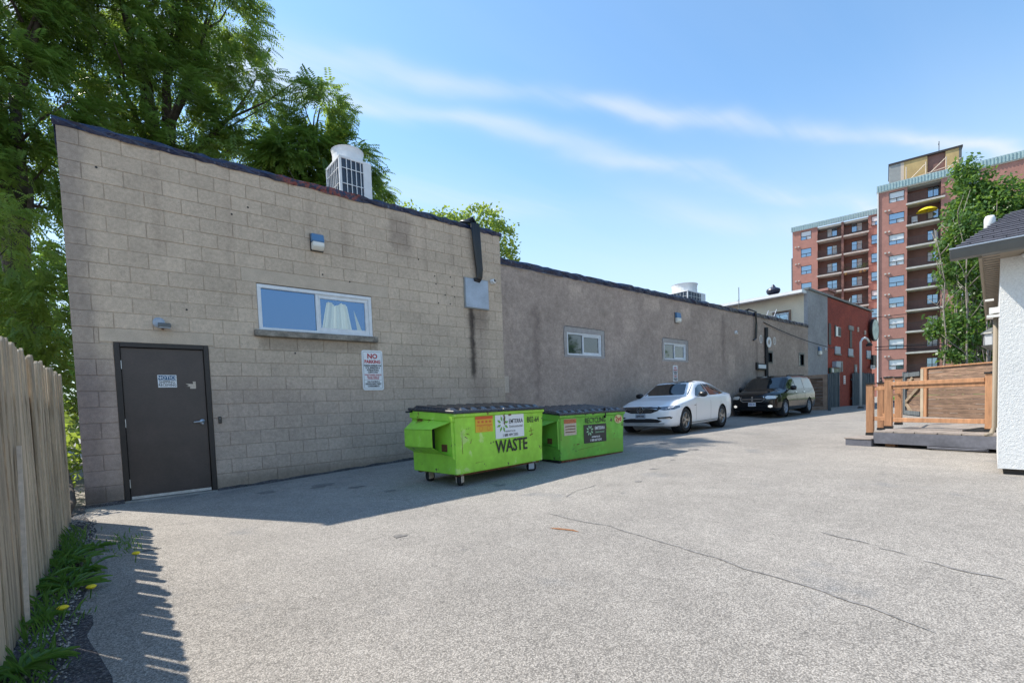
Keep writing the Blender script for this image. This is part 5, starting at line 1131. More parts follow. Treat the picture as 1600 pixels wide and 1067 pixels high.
MB().lathe([(0, 1.27), (.03, 1.27), (.025, 1.31), (.012, 1.33), (.02, 1.37), (0, 1.39)], 10, Matrix.Translation((P2[0], P2[1], .02))).build('finial', M['black'], t)

# ---------------------------------------------------------------- timber fence and gate behind the deck
def plank_panel(t, a, b, z0, z1, n_, th=.03, mk='brownwood'):
    a, b = Vector(a), Vector(b); d = (b - a); L_ = d.length; d.normalize(); ang = math.atan2(d.y, d.x)
    for i in range(n_):
        h = (z1 - z0) / n_; Mx = Matrix.Translation((a.x, a.y, 0)) @ Matrix.Rotation(ang, 4, 'Z')
        MB().box(0, L_, -th / 2 + random.uniform(-.004, .004), th / 2, z0 + i * h + .005, z0 + (i + 1) * h - .005, Mx).build('plank', M[mk], t)
FA, FB = (21.8, -4.75), (20.0, -6.75)
t = wthing('plank_fence', 'brown horizontal plank fence behind the timber deck', 'fence', (21, -5.7, 0)); fd = (Vector(FB) - Vector(FA)); fL = fd.length; fang = math.atan2(fd.y, fd.x)
plank_panel(t, FA, FB, .12, 1.78, 11)
Mf = Matrix.Translation((*FA, 0)) @ Matrix.Rotation(fang, 4, 'Z')
MB().box(-.15, fL, -.06, .08, 1.785, 1.83, Mf).build('top_cap', M['cedar'], t)
MB().box(-.02, .1, -.07, -.02, 0, 1.78, Mf).build('post', M['cedar'], t); MB().box(-.14, -.025, -.08, .05, 0, 1.78, Mf).build('post', mat('pale post', (.42, .35, .26), .8, n=[(3, .8, 1.15)]), t)
GA = (23.3, -3.95); t = wthing('braced_gate', 'weathered plank gate with diagonal braces left of the plank fence', 'gate', (*GA, 0)); GBp = Vector(FA) - fd.normalized() * .17
plank_panel(t, GA, tuple(GBp), .2, 1.66, 9); gd = (GBp - Vector(GA)); gL = gd.length; Mg = Matrix.Translation((*GA, 0)) @ Matrix.Rotation(math.atan2(gd.y, gd.x), 4, 'Z')
gm = MB(); 
for x0, x1, z0, z1 in ((0, .14, .16, 1.7), (.14, gL, 1.55, 1.7), (.14, gL, .16, .3)): gm.box(x0, x1, -.075, -.02, z0, z1, Mg)
gm.build('gate_frame', M['gwood'], t)
bb = MB()
for (a, b) in (((.14, .62), (gL - .02, 1.2)), ((.14, .55), (.75, .25)), ((.14, 1.15), (.8, 1.5))):
    a, b = Vector(a), Vector(b); e = Vector((-(b - a).y, (b - a).x)).normalized() * .06; bb.prism([tuple(a + e), tuple(b + e), tuple(b - e), tuple(a - e)], -.07, -.03, 'y', Mg)
bb.build('brace', mat('brace wood', (.3, .23, .16), .85, n=[(5, .7, 1.2)]), t)
MB().box(-.14, -.02, -.08, .06, 0, 1.75, Mg).build('post', M['gwood'], t)

# ---------------------------------------------------------------- white house
th = math.radians(4.3); HX = Vector((math.cos(th), math.sin(th))); HY = Vector((math.sin(th), -math.cos(th)))     # HX away, HY to the right
H0 = Vector((8.53, -7.415)); WH = wthing('white_house', 'white pebbledash house with dark shingle roof at the right edge', 'house', (8.53, -7.415, 0))
MH = Matrix(((HX.x, HY.x, 0, H0.x), (HX.y, HY.y, 0, H0.y), (0, 0, 1, 0), (0, 0, 0, 1)))      # local x: away, y: right, z up
hb = lambda *a: MB().box(*a, MH)
hb(0, .25, 0, 6, .13, 2.75).build('front_wall', M['whst'], WH); hb(.25, 7.2, 0, .25, .13, 2.75).build('side_wall', M['whst'], WH)
hb(.25, 7.2, 5.75, 6, .13, 2.75).build('side_wall', M['whst'], WH); hb(7.2, 7.4, 0, 6, .13, 2.75).build('back_wall', M['whst'], WH)
hb(.05, 7.3, .05, 5.9, -.2, .13).build('plinth', mat('dark plinth', (.05, .045, .04), .9), WH)
ov, ol = .42, .15; ze = 2.66; pitch = .36
hb(-ov + .02, 7.4, -ol, .0, ze - .02, ze).build('side_soffit', M['soffit'], WH)
sv = MB()
for i in range(46): sv.box(-ov + .05 + i * .165, -ov + .06 + i * .165, -ol + .01, -.003, ze - .026, ze - .0205, MH)
sv.build('soffit_grooves', M['gutter'], WH)['kind'] = 'stuff'
hb(-ov + .02, 7.4, -ol - .03, -ol, ze - .05, ze + .1).build('side_fascia', M['soffit'], WH)
hb(-ov + .02, .0, 0, 6, ze - .02, ze).build('front_soffit', M['soffit'], WH)
gp = MB(); gp.prism([(-ov + .02, ze - .03), (-ov - .06, ze - .02), (-ov - .09, ze + .04), (-ov - .11, ze + .1), (-ov + .02, ze + .1)], -.42, 6.4, 'y', Matrix(((HX.x, HY.x, 0, H0.x), (HX.y, HY.y, 0, H0.y), (0, 0, 1, 0), (0, 0, 0, 1))))
gp.build('gutter', M['gutter'], WH, bevel=.006)
MB().prism([(-ov - .113, ze + .085), (-ov - .113, ze + .1), (-ov - .08, ze + .102), (-ov - .08, ze + .085)], -.423, 6.4, 'y', MH).build('gutter_lip', M['steel'], WH)
# roof slope as a stack of shingle courses, then individual shingles across the part in view
rc = MB(); zr = lambda x: ze + .1 + (x + ov) * pitch
rt = 2.15; hipk = .22
rf = MB(); rf.add([MH @ Vector(v) for v in ((-ov - .05, -.4, zr(-ov - .05) - .01), (-ov - .05, 6.4, zr(-ov - .05) - .01), (rt, 6.4, zr(rt) - .01), (rt, .12, zr(rt) - .01), (rt + 3, .12, zr(rt) - .02), (rt + 3, 6.4, zr(rt) - .02), (7.8, -.17, ze + .1), (7.8, 6.4, ze + .1), (.35, -.19, ze + .1))], [(0, 1, 2, 3), (3, 2, 5, 4), (8, 3, 4, 6), (4, 5, 7, 6)])
rf.build('roof', M['shingle'], WH)
cache2 = {}
ncs = 15; dx = (rt + ov + .05) / ncs
cnt = 0; sh_me = None
m = MB(); w_ = .3; m.prism([(0, 0), (dx * 1.12, .004), (dx * 1.12, .0), (0, .016 * -1 + .004)], 0, w_ - .006, 'y')
for i in range(ncs):
    x = -ov - .06 + i * dx; yl = -.41 + (.53) * (i / ncs); y = yl + (0 if i % 2 == 0 else -.15) + random.uniform(-.03, .03)
    while y < 1.9:
        a = max(y, yl); L_ = y + w_ - a
        if L_ > .04:
            key = round(L_, 2)
            if key not in cache2:
                mm = MB(); L2 = L_ - .006
                mm.add([(0, 0, 0), (0, L2, 0), (dx * 1.1, L2, .0), (dx * 1.1, 0, .0), (0, 0, .014), (0, L2, .014), (dx * 1.1, L2, .004), (dx * 1.1, 0, .004)], [(4, 5, 6, 7), (0, 4, 7, 3), (0, 1, 5, 4), (1, 2, 6, 5), (3, 7, 6, 2)])
                me = bpy.data.meshes.new('shingle'); me.from_pydata(mm.v, [], mm.f); me.materials.append(M['shingle']); cache2[key] = me
            o = link_mesh('shingle', cache2[key], WH)
            o.matrix_local = Matrix.Translation(-Vector(WH['_base'])) @ MH @ Matrix.Translation((x, a, zr(x) + random.uniform(0, .003))) @ Matrix.Rotation(-math.atan(pitch), 4, 'Y')
        y += w_
# side pieces: downpipe, brackets, lantern, flood light, roof vent
mw = lambda x, y, z: MH @ Vector((x, y, z))
MB().tube([mw(.2, -.03, 2.02), mw(.2, -.03, .62), mw(.16, -.06, .54), mw(.08, -.1, .53)], .024, 8).build('downpipe', M['soffit'], WH, smooth=True)
hb(.12, .26, -.09, -.0, 2.02, 2.09).build('pipe_bracket', M['pvc'], WH); hb(.1, .3, -.11, -.0, 1.97, 2.0).build('pipe_bracket', M['pvc'], WH); hb(.3, .38, -.13, -.05, 2.2, 2.22).build('pipe_bracket', M['pvc'], WH)
t = wthing('eave_light', 'white round light fitting under the eave of the white house', 'light', tuple(mw(-.1, .28, 2.6)))
MB().lathe([(0, 0), (.1, 0), (.12, -.02), (.1, -.05), (.05, -.08), (0, -.09)], 18, MH @ Matrix.Translation((-.12, .28, ze - .021))).build('fitting', M['pvc'], t, smooth=True)
MB().lathe([(0, -.05), (.07, -.06), (.05, -.1), (0, -.11)], 16, MH @ Matrix.Translation((-.14, .28, ze - .02))).build('lens', M['gutter'], t, smooth=True)
t = wthing('wall_lantern', 'grey coach lantern on the side of the white house above the deck', 'lantern', tuple(mw(2.6, -.06, 1.75))); c_ = mw(2.6, -.06, 0)
Ml = Matrix.Translation((c_.x, c_.y, 0))
MB().lathe([(0, 2.06), (.03, 2.05), (.13, 1.98), (.14, 1.96), (.12, 1.955), (0, 1.955)], 8, Ml).build('roof', M['gutter'], t); MB().lathe([(0, 1.7), (.06, 1.71), (.12, 1.76), (.13, 1.78), (0, 1.78)], 8, Ml).build('base', M['gutter'], t)
MB().lathe([(.1, 1.78), (.11, 1.955)], 8, Ml).build('glass', mat('lantern glass', (.5, .52, .55), .2), t); fb = MB()
for k in range(4): a = k * math.pi / 2 + .4; fb.box(-.008, .008, -.008, .008, 1.78, 1.955, Ml @ Matrix.Translation((.115 * math.cos(a), .115 * math.sin(a), 0)))
fb.tube([mw(2.6, -.06, 2.06), mw(2.6, -.06, 2.16), mw(2.6, -.08, 2.18), mw(2.6, 0, 2.1)], .012, 6); fb.build('frame', M['black'], t)
t = wthing('vent_pipe', 'white plastic vent pipe beside the hip of the shingle roof', 'pipe', tuple(mw(.9, -.12, 3.2))); v_ = mw(1.35, -.1, 0); Mv = Matrix.Translation((v_.x, v_.y, 0))
MB().lathe([(.035, 3.15), (.035, 3.3), (.06, 3.34), (.06, 3.46), (.045, 3.5), (0, 3.5)], 14, Mv).build('pipe', M['pvc'], t, smooth=True); MB().tube([(v_.x, v_.y, 3.2), (v_.x - .06, v_.y + .05, 3.17), (v_.x - .12, v_.y + .09, 3.17)], .03, 8).build('elbow', M['pvc'], t, smooth=True)

# ---------------------------------------------------------------- apartment block
AO = Vector((77.3, 8.4, 0)); AU = Vector((.2, -.98, 0)).normalized(); AN = Vector((-.98, -.2, 0)).normalized()
AP = wthing('apartment_block', 'tall red brick apartment block with white balconies and turquoise roof edge', 'building', tuple(AO))
MA = Matrix(((AU.x, AN.x, 0, AO.x), (AU.y, AN.y, 0, AO.y), (0, 0, 1, 0), (0, 0, 0, 1)))       # local x: along facade, y: outwards, z up
ab = lambda m, *a: m.box(*a, MA)
ST = 2.65; Z1 = 26.05; SBK = 9.0; NS = 10
bodyops = []
wn_main = [(1.06, 2.58), (7.8, 9.4)]
def facade(x0, x1, yf, ops_, zt, name='wall', mk='brick', th=.3):
    m = MB()
    for a, b, c, d in wall_rects(x0, x1, -.5, zt, ops_): ab(m, a, b, yf - th, yf, c, d)
    return m.build(name, M[mk], AP)
zw = [(Z1 - ST * i - 1.3, Z1 - ST * i) for i in range(NS)]
facade(0, 2.85, 0, [(1.06, 2.58, a, b) for a, b in zw], 26.4); facade(6.0, 14.5, 0, [(7.8, 9.4, a, b) for a, b in zw], 26.4)
facade(2.85, 6.0, -1.6, [(4.85, 5.9, Z1 - ST * i - 1.2, Z1 - ST * i - .0) for i in range(NS)], 26.4, 'balcony_wall', 'dkbrick')
m = MB(); ab(m, 2.7, 2.85, -1.6, -.3, -.5, 26.4); ab(m, 6.0, 6.2, -1.6, -.3, -.5, 26.4); m.build('balcony_side', M['dkbrick'], AP)
m = MB(); ab(m, 14.2, 14.5, -14, -.3, -.5, 26.1); ab(m, 0, .3, -14, -.3, -.5, 26.4); ab(m, 2.85, 6.0, -2.2, -1.95, -.5, 26.4); m.build('end_wall', M['brick'], AP)
ab(MB(), .3, 14.5, -14, -.3, 26.1, 26.38).build('roof', M['metalgrey'], AP)
ab(MB(), -.14, -.0, -.3, .12, -.5, 26.4).build('corner_pipe', M['pvc'], AP)
def ribs(x0, x1, y, z0, z1, nm):
    m = MB(); n_ = int((x1 - x0) / .3)
    ab(m, x0, x1, y - .12, y, z0, z1)
    for i in range(n_): ab(m, x0 + i * .3, x0 + i * .3 + .13, y, y + .05, z0, z1)
    m.build(nm, M['turq'], AP)
ribs(-.2, 14.7, .15, 26.4, 27.2, 'roof_band'); ab(MB(), -.2, 14.7, -.3, .1, 26.28, 26.4).build('band_soffit', M['slab'], AP)
ribs(-11, .0, -SBK + .15, 26.35, 27.1, 'roof_band')
# windows: shared meshes
def awin(x0, x1, z0, z1, yf, ratio=.62, blind=None):
    f = MB(); w_ = x1 - x0; e = .05; y0, y1 = yf - .14, yf - .02
    for a in ((x0, x1, z1 - e, z1), (x0, x1, z0, z0 + e), (x0, x0 + e, z0 + e, z1 - e), (x1 - e, x1, z0 + e, z1 - e), (x0 + e, x1 - e, z0 + (z1 - z0) * (1 - ratio) - .03, z0 + (z1 - z0) * (1 - ratio) + .03), (x0 + w_ * .48, x0 + w_ * .52, z0 + e, z0 + (z1 - z0) * (1 - ratio) - .03)): ab(f, a[0], a[1], y0, y1, a[2], a[3])
    w = f.build('window', M['rail'], AP); zs = z0 + (z1 - z0) * (1 - ratio)
    for a, b, c, d in ((x0 + e, x1 - e, zs, z1 - e), (x0 + e, x0 + w_ * .5, z0 + e, zs), (x0 + w_ * .5, x1 - e, z0 + e, zs)):
        bl = random.random() < (blind if blind is not None else .4)
        o = MB().box(a, b, yf - .13, yf - .1, c, d, MA).build('pane', M['blind'] if bl else M['skyglass'], None, world=False); o.data.transform(Matrix.Translation(-AO)); o.parent = w
def swin(x0, x1, z0, z1, yf):
    f = MB(); e = .05
    for a in ((x0, x1, z1 - e, z1), (x0, x1, z0, z0 + e), (x0, x0 + e, z0 + e, z1 - e), (x1 - e, x1, z0 + e, z1 - e), ((x0 + x1) / 2 - .03, (x0 + x1) / 2 + .03, z0 + e, z1 - e)): ab(f, a[0], a[1], yf - .12, yf + .02, a[2], a[3])
    w = f.build('balcony_window', M['rail'], AP); xm = (x0 + x1) / 2
    for a, b, k in ((x0 + e, xm, random.random() < .35), (xm, x1 - e, random.random() < .65)):
        o = MB().box(a, b, yf - .1, yf - .06, z0 + e, z1 - e, MA).build('pane', M['blind'] if k else M['skyglass'], None, world=False); o.data.transform(Matrix.Translation(-AO)); o.parent = w
def balcony(x0, x1, zt, yin, yout, side=True):
    s_ = ab(MB(), x0, x1, yin, yout, zt - .2, zt).build('balcony_slab', M['slab'], AP)
    r = MB(); ab(r, x0 + .1, x1 - .05, yout - .08, yout - .04, zt + .98, zt + 1.02); ab(r, x0 + .1, x1 - .05, yout - .08, yout - .04, zt + .08, zt + .11)
    n_ = int((x1 - x0 - .15) / .13)
    for i in range(n_ + 1): ab(r, x0 + .1 + i * .13, x0 + .118 + i * .13, yout - .07, yout - .05, zt, zt + 1.0)
    for i in range(int((yout - yin) / .16)): ab(r, x1 - .07, x1 - .05, yin + i * .16, yin + .02 + i * .16, zt, zt + 1.0)
    ab(r, x1 - .08, x1 - .04, yin, yout - .04, zt + .98, zt + 1.02)
    o = r.build('railing', M['rail'], None, world=False); o.data.transform(Matrix.Translation(-AO)); o.parent = s_
for i in range(NS):
    zt = Z1 - ST * i
    awin(1.06, 2.58, zt - 1.3, zt, 0, .6, .9 if i in (0, 3) else .4)
    if i < 3: awin(7.8, 9.4, zt - 1.3, zt, 0)
    swin(4.85, 5.9, zt - 1.2, zt, -1.6)
    balcony(2.72, 6.35, zt - 1.85, -1.58, .25)
    if i: 
        v = MB()
        for q in (.35, .72): ab(v, .35 + q - .1, .35 + q + .1, 0, .14, zt + .35, zt + .52)
        v.build('wall_vent', M['slab'], AP)
# set back wing
z2 = [(Z1 - ST * i - 1.25, Z1 - ST * i + .05) for i in range(6)]
facade(-10.84, -7.5, -SBK, [(-9.7, -8.3, a, b) for a, b in z2], 26.35); facade(-1.25, 0, -SBK, [(-.42, .35, a, b) for a, b in z2], 26.35)
facade(-7.5, -1.25, -SBK - 1.5, [(a, b, c - .0, d) for (a, b) in ((-6.4, -5.1), (-3.3, -2.0)) for c, d in z2], 26.35, 'balcony_wall', 'dkbrick')
m = MB(); ab(m, -4.5, -4.2, -SBK - 1.5, -SBK + .02, 4, 26.3); ab(m, -1.3, -1.25, -SBK - 1.5, -SBK - .3, 4, 26.3); ab(m, -7.55, -7.5, -SBK - 1.5, -SBK - .3, 4, 26.3); m.build('balcony_divider', M['dkbrick'], AP)
m = MB(); ab(m, -10.84, -10.5, -22, -SBK - .3, -.5, 26.35); m.build('end_wall', M['brick'], AP); ab(MB(), -10.84, 0, -22, -SBK - .3, 26.0, 26.3).build('roof', M['metalgrey'], AP)
ab(MB(), -11.5, -11.15, -SBK - 4, -SBK - 3.6, 0, 23.2).build('chimney_flue', M['gutter'], AP)
for i in range(6):
    zt = Z1 - ST * i + .05
    awin(-9.7, -8.3, zt - 1.3, zt, -SBK, .6, .2); awin(-.9, -.02, zt - 1.3, zt, -SBK + .14, .6, .3)
    for a, b in ((-6.4, -5.1), (-3.3, -2.0)): swin(a, b, zt - 1.25, zt, -SBK - 1.5)
    balcony(-7.6, -4.45, zt - 1.9, -SBK - 1.48, -SBK + .25); balcony(-4.2, -1.15, zt - 1.9, -SBK - 1.48, -SBK + .25)
    if i:
        v = MB()
        for q in (-10.4, -10.0): ab(v, q - .1, q + .1, -SBK, -SBK + .14, zt + .35, zt + .52)
        v.build('wall_vent', M['slab'], AP)
# penthouse
yp = -3.0
for x0, x1, mk, nm in ((1.08, 2.26, 'metalgrey', 'penthouse_cladding'), (2.26, 2.58, 'pale', 'penthouse_trim'), (2.58, 4.87, 'tan', 'penthouse_panel'), (4.87, 6.58, 'dkbrick', 'penthouse_recess'), (6.58, 7.8, 'tan', 'penthouse_panel'), (7.8, 8.06, 'gutter', 'penthouse_trim')):
    ab(MB(), x0, x1, -9, yp + (-.2 if nm == 'penthouse_recess' else 0), 26.38, 30.5).build(nm, M[mk], AP)
ab(MB(), 1.0, 8.15, -9, yp + .1, 30.5, 30.72).build('penthouse_roof', M['rail'], AP)
sc = MB()
def lp(x, z, y=yp + .6): return MA @ Vector((x, y, z))
for x in (2.8, 4.7, 6.6): sc.tube([lp(x, 26.4), lp(x, 29.6)], .06, 5)
for a, b in (((2.9, 27.6), (4.6, 29.3)), ((4.8, 27.8), (6.6, 29.5)), ((6.7, 28.0), (7.9, 29.0))): sc.tube([lp(*a), lp(*b)], .05, 5)
sc.tube([lp(2.8, 27.9), (lp(8.2, 28.5))], .05, 5)
sc.build('scaffold', M['pale'], AP)
for x, lb in ((6.0, 'thin aerial above the penthouse of the apartment block'), (9.8, 'thin aerial on the roof edge right of the penthouse')):
    b_ = MA @ Vector((x, -3.5, 30.7 if x < 8 else 27.2)); t = wthing('roof_aerial', lb, 'aerial', tuple(b_)); MB().tube([b_, b_ + Vector((0, 0, 1.4))], .04, 5).tube([b_ + Vector((-.3, 0, 1.0)), b_ + Vector((.3, .1, 1.1))], .03, 5).build('mast', M['rail'], t)
t = wthing('balcony_parasol', 'yellow parasol on the second highest right hand balcony of the apartment block', 'parasol', tuple(MA @ Vector((4.3, -.5, 21.6))))
MB().lathe([(1.05, 22.95), (.75, 23.22), (.35, 23.4), (0, 23.45)], 12, MA @ Matrix.Translation((4.75, -.55, 0))).build('canopy', mat('yellow canvas', (.75, .6, .02), .8), t)
MB().tube([MA @ Vector((4.75, -.55, 21.55)), MA @ Vector((4.75, -.55, 23.4))], .03, 6).build('pole', M['rail'], t)
t = wthing('balcony_chair', 'grey chair on the balcony beside the yellow parasol', 'chair', tuple(MA @ Vector((3.5, -.6, 21.55))))
ab(MB(), 3.3, 3.85, -.9, -.4, 21.95, 22.05).build('seat', M['blind'], t); ab(MB(), 3.3, 3.85, -.95, -.9, 22.05, 22.7).build('backrest', M['blind'], t)
lg = MB()
for x in (3.32, 3.78):
    for y in (-.88, -.45): ab(lg, x, x + .05, y, y + .05, 21.55, 21.95)
lg.build('leg', M['blind'], t)
for x, z in ((-2.2, 18.72), (-1.7, 18.8), (-4.0, 18.75)):
    t = wthing('balcony_plant', 'potted plant on a balcony of the set back wing of the apartment block', 'plant', tuple(MA @ Vector((x, -SBK, z))), group='potted plants on the apartment balconies')
    m = MB(); rr = random.Random(int(x * 10))
    for _ in range(60): c = MA @ Vector((x + rr.gauss(0, .25), -SBK - .2 + rr.gauss(0, .15), z + .6 + rr.gauss(0, .25))); s_ = .09; m.add([c + Vector((rr.uniform(-s_, s_), rr.uniform(-s_, s_), rr.uniform(-s_, s_))) for _ in range(3)], [(0, 1, 2)])
    m.build('foliage', M['leafC'], t); MB().lathe([(0, 0), (.16, 0), (.2, .3), (0, .3)], 10, Matrix.Translation(MA @ Vector((x, -SBK - .2, z - .3)))).build('pot', M['tan'], t)

# ---------------------------------------------------------------- trees
def np_mesh(name, V, F, m_, parent, base):
    me = bpy.data.meshes.new(name); V = np.asarray(V, np.float32) - np.array(base, np.float32); nf, k = F.shape
    me.vertices.add(len(V)); me.vertices.foreach_set('co', V.ravel()); me.loops.add(nf * k); me.loops.foreach_set('vertex_index', F.astype(np.int32).ravel())
    me.polygons.add(nf); me.polygons.foreach_set('loop_start', np.arange(0, nf * k, k, dtype=np.int32)); me.materials.append(m_); me.update(calc_edges=True)
    o = bpy.data.objects.new(name, me); COL.objects.link(o); o.parent = parent; return o
def lobes_points(lobes, n, rg, shell=.55):
    vol = np.array([l[3] * l[4] * l[5] * (l[6] if len(l) > 6 else 1) for l in lobes]); p = vol ** .8; p /= p.sum(); idx = rg.choice(len(lobes), n, p=p)
    L_ = np.array([l[:6] for l in lobes]); d = rg.normal(size=(n, 3)); d /= np.linalg.norm(d, axis=1)[:, None]; r = rg.uniform(shell, 1.0, n) ** .8 * rg.uniform(.85, 1.12, n)
    c = L_[idx, :3]; return c + d * L_[idx, 3:6] * r[:, None], d, idx
def clump(P, d, n_cl, rg, spread):
    """pull points together into clumps so that the sky shows between them"""
    c = P[rg.choice(len(P), n_cl)]; out_ = P.copy(); k = rg.integers(0, n_cl, len(P))
    D2 = ((P[:, None, :] - c[None, rg.choice(n_cl, min(n_cl, 60)), :]) ** 2).sum(2) if False else None
    from mathutils.kdtree import KDTree
    kd = KDTree(n_cl); [kd.insert(Vector(q), i) for i, q in enumerate(c)]; kd.balance()
    near = np.array([kd.find(Vector(q))[1] for q in P]); out_ = c[near] + (P - c[near]) * .55 + rg.normal(size=P.shape) * spread; return out_
def compound_leaves(P, d, rg, L=.45, pairs=7, lw=.034, ll=.13):
    n = len(P); a = d.copy(); a[:, 2] = a[:, 2] * .4 - .25; a += rg.normal(size=a.shape) * .35; a /= np.linalg.norm(a, axis=1)[:, None]
    s = np.cross(a, np.array([0, 0, 1.])); s /= np.linalg.norm(s, axis=1)[:, None] + 1e-6; s = s * .95 + rg.normal(size=s.shape) * .18; u = np.cross(s, a)
    LL = L * rg.uniform(.7, 1.25, n); V = []; 
    for k in range(pairs):
        f = (k + .6) / pairs; droop = -.28 * f * f
        base = P + a * (LL * f)[:, None] + np.array([0, 0, 1.]) * (LL * droop)[:, None]
        for sg in (-1, 1):
            l = ll * (1 - .45 * abs(f - .45)) * rg.uniform(.85, 1.15, n); dirv = s * sg * .85 + a * .5 + np.array([0, 0, -1.]) * .32; dirv /= np.linalg.norm(dirv, axis=1)[:, None]
            w = np.cross(dirv, u); w /= np.linalg.norm(w, axis=1)[:, None] + 1e-6; w = w * lw * .5
            mid = base + dirv * (l * .45)[:, None]; tip = base + dirv * l[:, None] + np.array([0, 0, -.02])
            V.append(np.stack([base, mid + w, tip, mid - w], 1))
    V = np.concatenate(V, 0).reshape(-1, 3); return V, np.arange(len(V)).reshape(-1, 4)
def simple_leaves(P, rg, size=.08, asp=.6):
    n = len(P); a = rg.normal(size=(n, 3)); a[:, 2] -= .3; a /= np.linalg.norm(a, axis=1)[:, None]; b = np.cross(a, rg.normal(size=(n, 3))); b /= np.linalg.norm(b, axis=1)[:, None]
    l = size * rg.uniform(.6, 1.3, n)[:, None]; V = np.stack([P, P + a * l * .5 + b * l * asp * .5, P + a * l, P + a * l * .5 - b * l * asp * .5], 1).reshape(-1, 3); return V, np.arange(len(V)).reshape(-1, 4)
def limbs(t, root, lobes, r0, mk, rg, fork=.35, sub_n=3, name='branch'):
    root = Vector(root); tops = []
    for i, l in enumerate(lobes):
        c = Vector(l[:3]); f = root.lerp(c, fork) + Vector((0, 0, .15 * (c - root).length)); f.x = root.x + (c.x - root.x) * .25; f.y = root.y + (c.y - root.y) * .25
        pts = [root, root.lerp(f, .6) + Vector(rg.normal(size=3) * .06), f, f.lerp(c, .5) + Vector(rg.normal(size=3) * .18), c]
        m = MB(); m.tube(pts, [r0, r0 * .8, r0 * .55, r0 * .35, r0 * .15], 7)
        for q in range(sub_n):
            a = f.lerp(c, rg.uniform(.2, .9)); e = c + Vector(rg.normal(size=3)) * .6 * min(l[3:6]); m.tube([a, a.lerp(e, .5) + Vector(rg.normal(size=3) * .1), e], [r0 * .22, r0 * .14, r0 * .05], 5)
        m.build(name, M[mk], t, smooth=True)
def tree(name, label, base, lobes, nleaf, kind, mk, seed, r0=.12, bark='bark', clumps=60, spread=.12, group=None, L=.45, root_h=.35, size=.08, shell=.5, forks=None, ll=.13, lw=.034, cat='tree'):
    rg = np.random.default_rng(seed); t = wthing(name, label, cat, base, group=group)
    zmin = min(l[2] for l in lobes); rt_ = (base[0], base[1], base[2] + (zmin - base[2]) * root_h)
    MB().tube([base, (base[0] + .04, base[1], (base[2] + rt_[2]) / 2), rt_], [r0 * 1.3, r0 * 1.1, r0], 10).build('trunk', M[bark], t, smooth=True)
    limbs(t, rt_, forks or lobes, r0, bark, rg)
    P, d, _ = lobes_points(lobes, nleaf, rg, shell); P = clump(P, d, clumps, rg, spread)
    V, F = compound_leaves(P, d, rg, L, ll=ll, lw=lw) if kind == 'compound' else simple_leaves(P, rg, size)
    np_mesh('crown', V, F, M[mk], t, base); return t
# big compound-leaved tree behind the block building (lobes: x y z rx ry rz)
tree('tall_tree', 'tall tree with feathery compound leaves rising behind the block building', (1.9, 10.6, 0),
     [(1.6, 10.5, 13.8, 1.9, 1.6, 1.9), (3.4, 10.4, 14.2, 1.9, 1.5, 2.2), (4.3, 10.2, 11.6, 1.7, 1.4, 1.7), (2.0, 10.3, 10.6, 1.9, 1.5, 1.6), (.6, 10.2, 12.2, 1.7, 1.4, 1.8), (3.0, 10.2, 16.6, 1.6, 1.4, 1.5), (.6, 10.4, 16.0, 2.0, 1.5, 1.8), (3.5, 10.0, 9.3, 1.5, 1.2, 1.3), (.9, 10, 9.0, 1.5, 1.2, 1.5), (5.4, 9.9, 9.6, 1.1, 1.0, 1.1)],
     6600, 'compound', 'leafA', 11, .2, clumps=190, spread=.16, L=.5, root_h=.75, ll=.17, lw=.05)
tree('leaning_tree', 'smaller feathery tree leaning out beside the rooftop condenser', (5.4, 9.3, 0),
     [(6.4, 9.0, 11.6, 1.0, .8, 1.0), (7.3, 9.0, 10.2, 1.05, .8, .95), (6.2, 9.2, 9.9, 1.2, .9, 1.0), (8.1, 9.2, 9.4, .8, .7, .6), (7.0, 9.0, 8.7, 1.2, .9, .7), (8.9, 9.4, 8.6, .8, .6, .45), (5.3, 9.2, 9.6, 1.1, .9, .8)],
     2300, 'compound', 'leafA', 12, .14, clumps=70, spread=.12, L=.5, root_h=.8, ll=.17, lw=.05)
tree('left_tree', 'tree with dark leaning trunk filling the upper left corner behind the fence', (-1.3, 9.0, 0),
     [(-1.6, 9.5, 11.5, 2.0, 1.6, 2.0), (-2.2, 9.5, 14.2, 2.2, 1.6, 2.0), (-.6, 9.5, 14.0, 1.6, 1.5, 1.8), (-1.2, 9.0, 9.2, 1.5, 1.4, 1.4), (-2.3, 9.4, 7.6, 1.5, 1.3, 1.5), (-.9, 8.6, 7.0, .95, 1.2, 1.2)],
     6200, 'compound', 'leafA', 13, .2, clumps=120, spread=.16, L=.45, root_h=.55, ll=.16, lw=.048)
tree('understorey_tree', 'bushy sapling filling the gap between the picket fence and the block wall', (-1.5, 7.0, 0),
     [(-1.3, 7.2, 4.9, .95, 1.2, 1.3), (-1.9, 7.0, 3.1, 1.1, 1.2, 1.2), (-.75, 6.6, 3.3, .55, 1.0, 1.0), (-.9, 6.6, 1.7, .6, 1.0, .9), (-1.9, 6.5, 1.5, .9, 1.0, .9)],
     2600, 'compound', 'leafB', 14, .07, clumps=90, spread=.1, L=.34, root_h=.3, ll=.1, lw=.032)
tree('low_shrub', 'sunlit low shrub seen through the gap at the end of the picket fence', (-.6, 3.0, 0),
     [(-.32, .45, .3, .24, .55, .32), (-.34, 1.0, .8, .26, .6, .5), (-.3, .3, .95, .2, .4, .35), (-.5, -.1, .2, .3, .35, .22), (-.55, 3.2, .5, .45, 1.2, .5), (-.6, 3.6, 1.2, .4, 1.2, .5), (-.5, 1.2, .25, .35, .9, .25)], 3600, 'simple', 'leafB', 15, .03, clumps=160, spread=.05, size=.09, root_h=.2, cat='shrub')
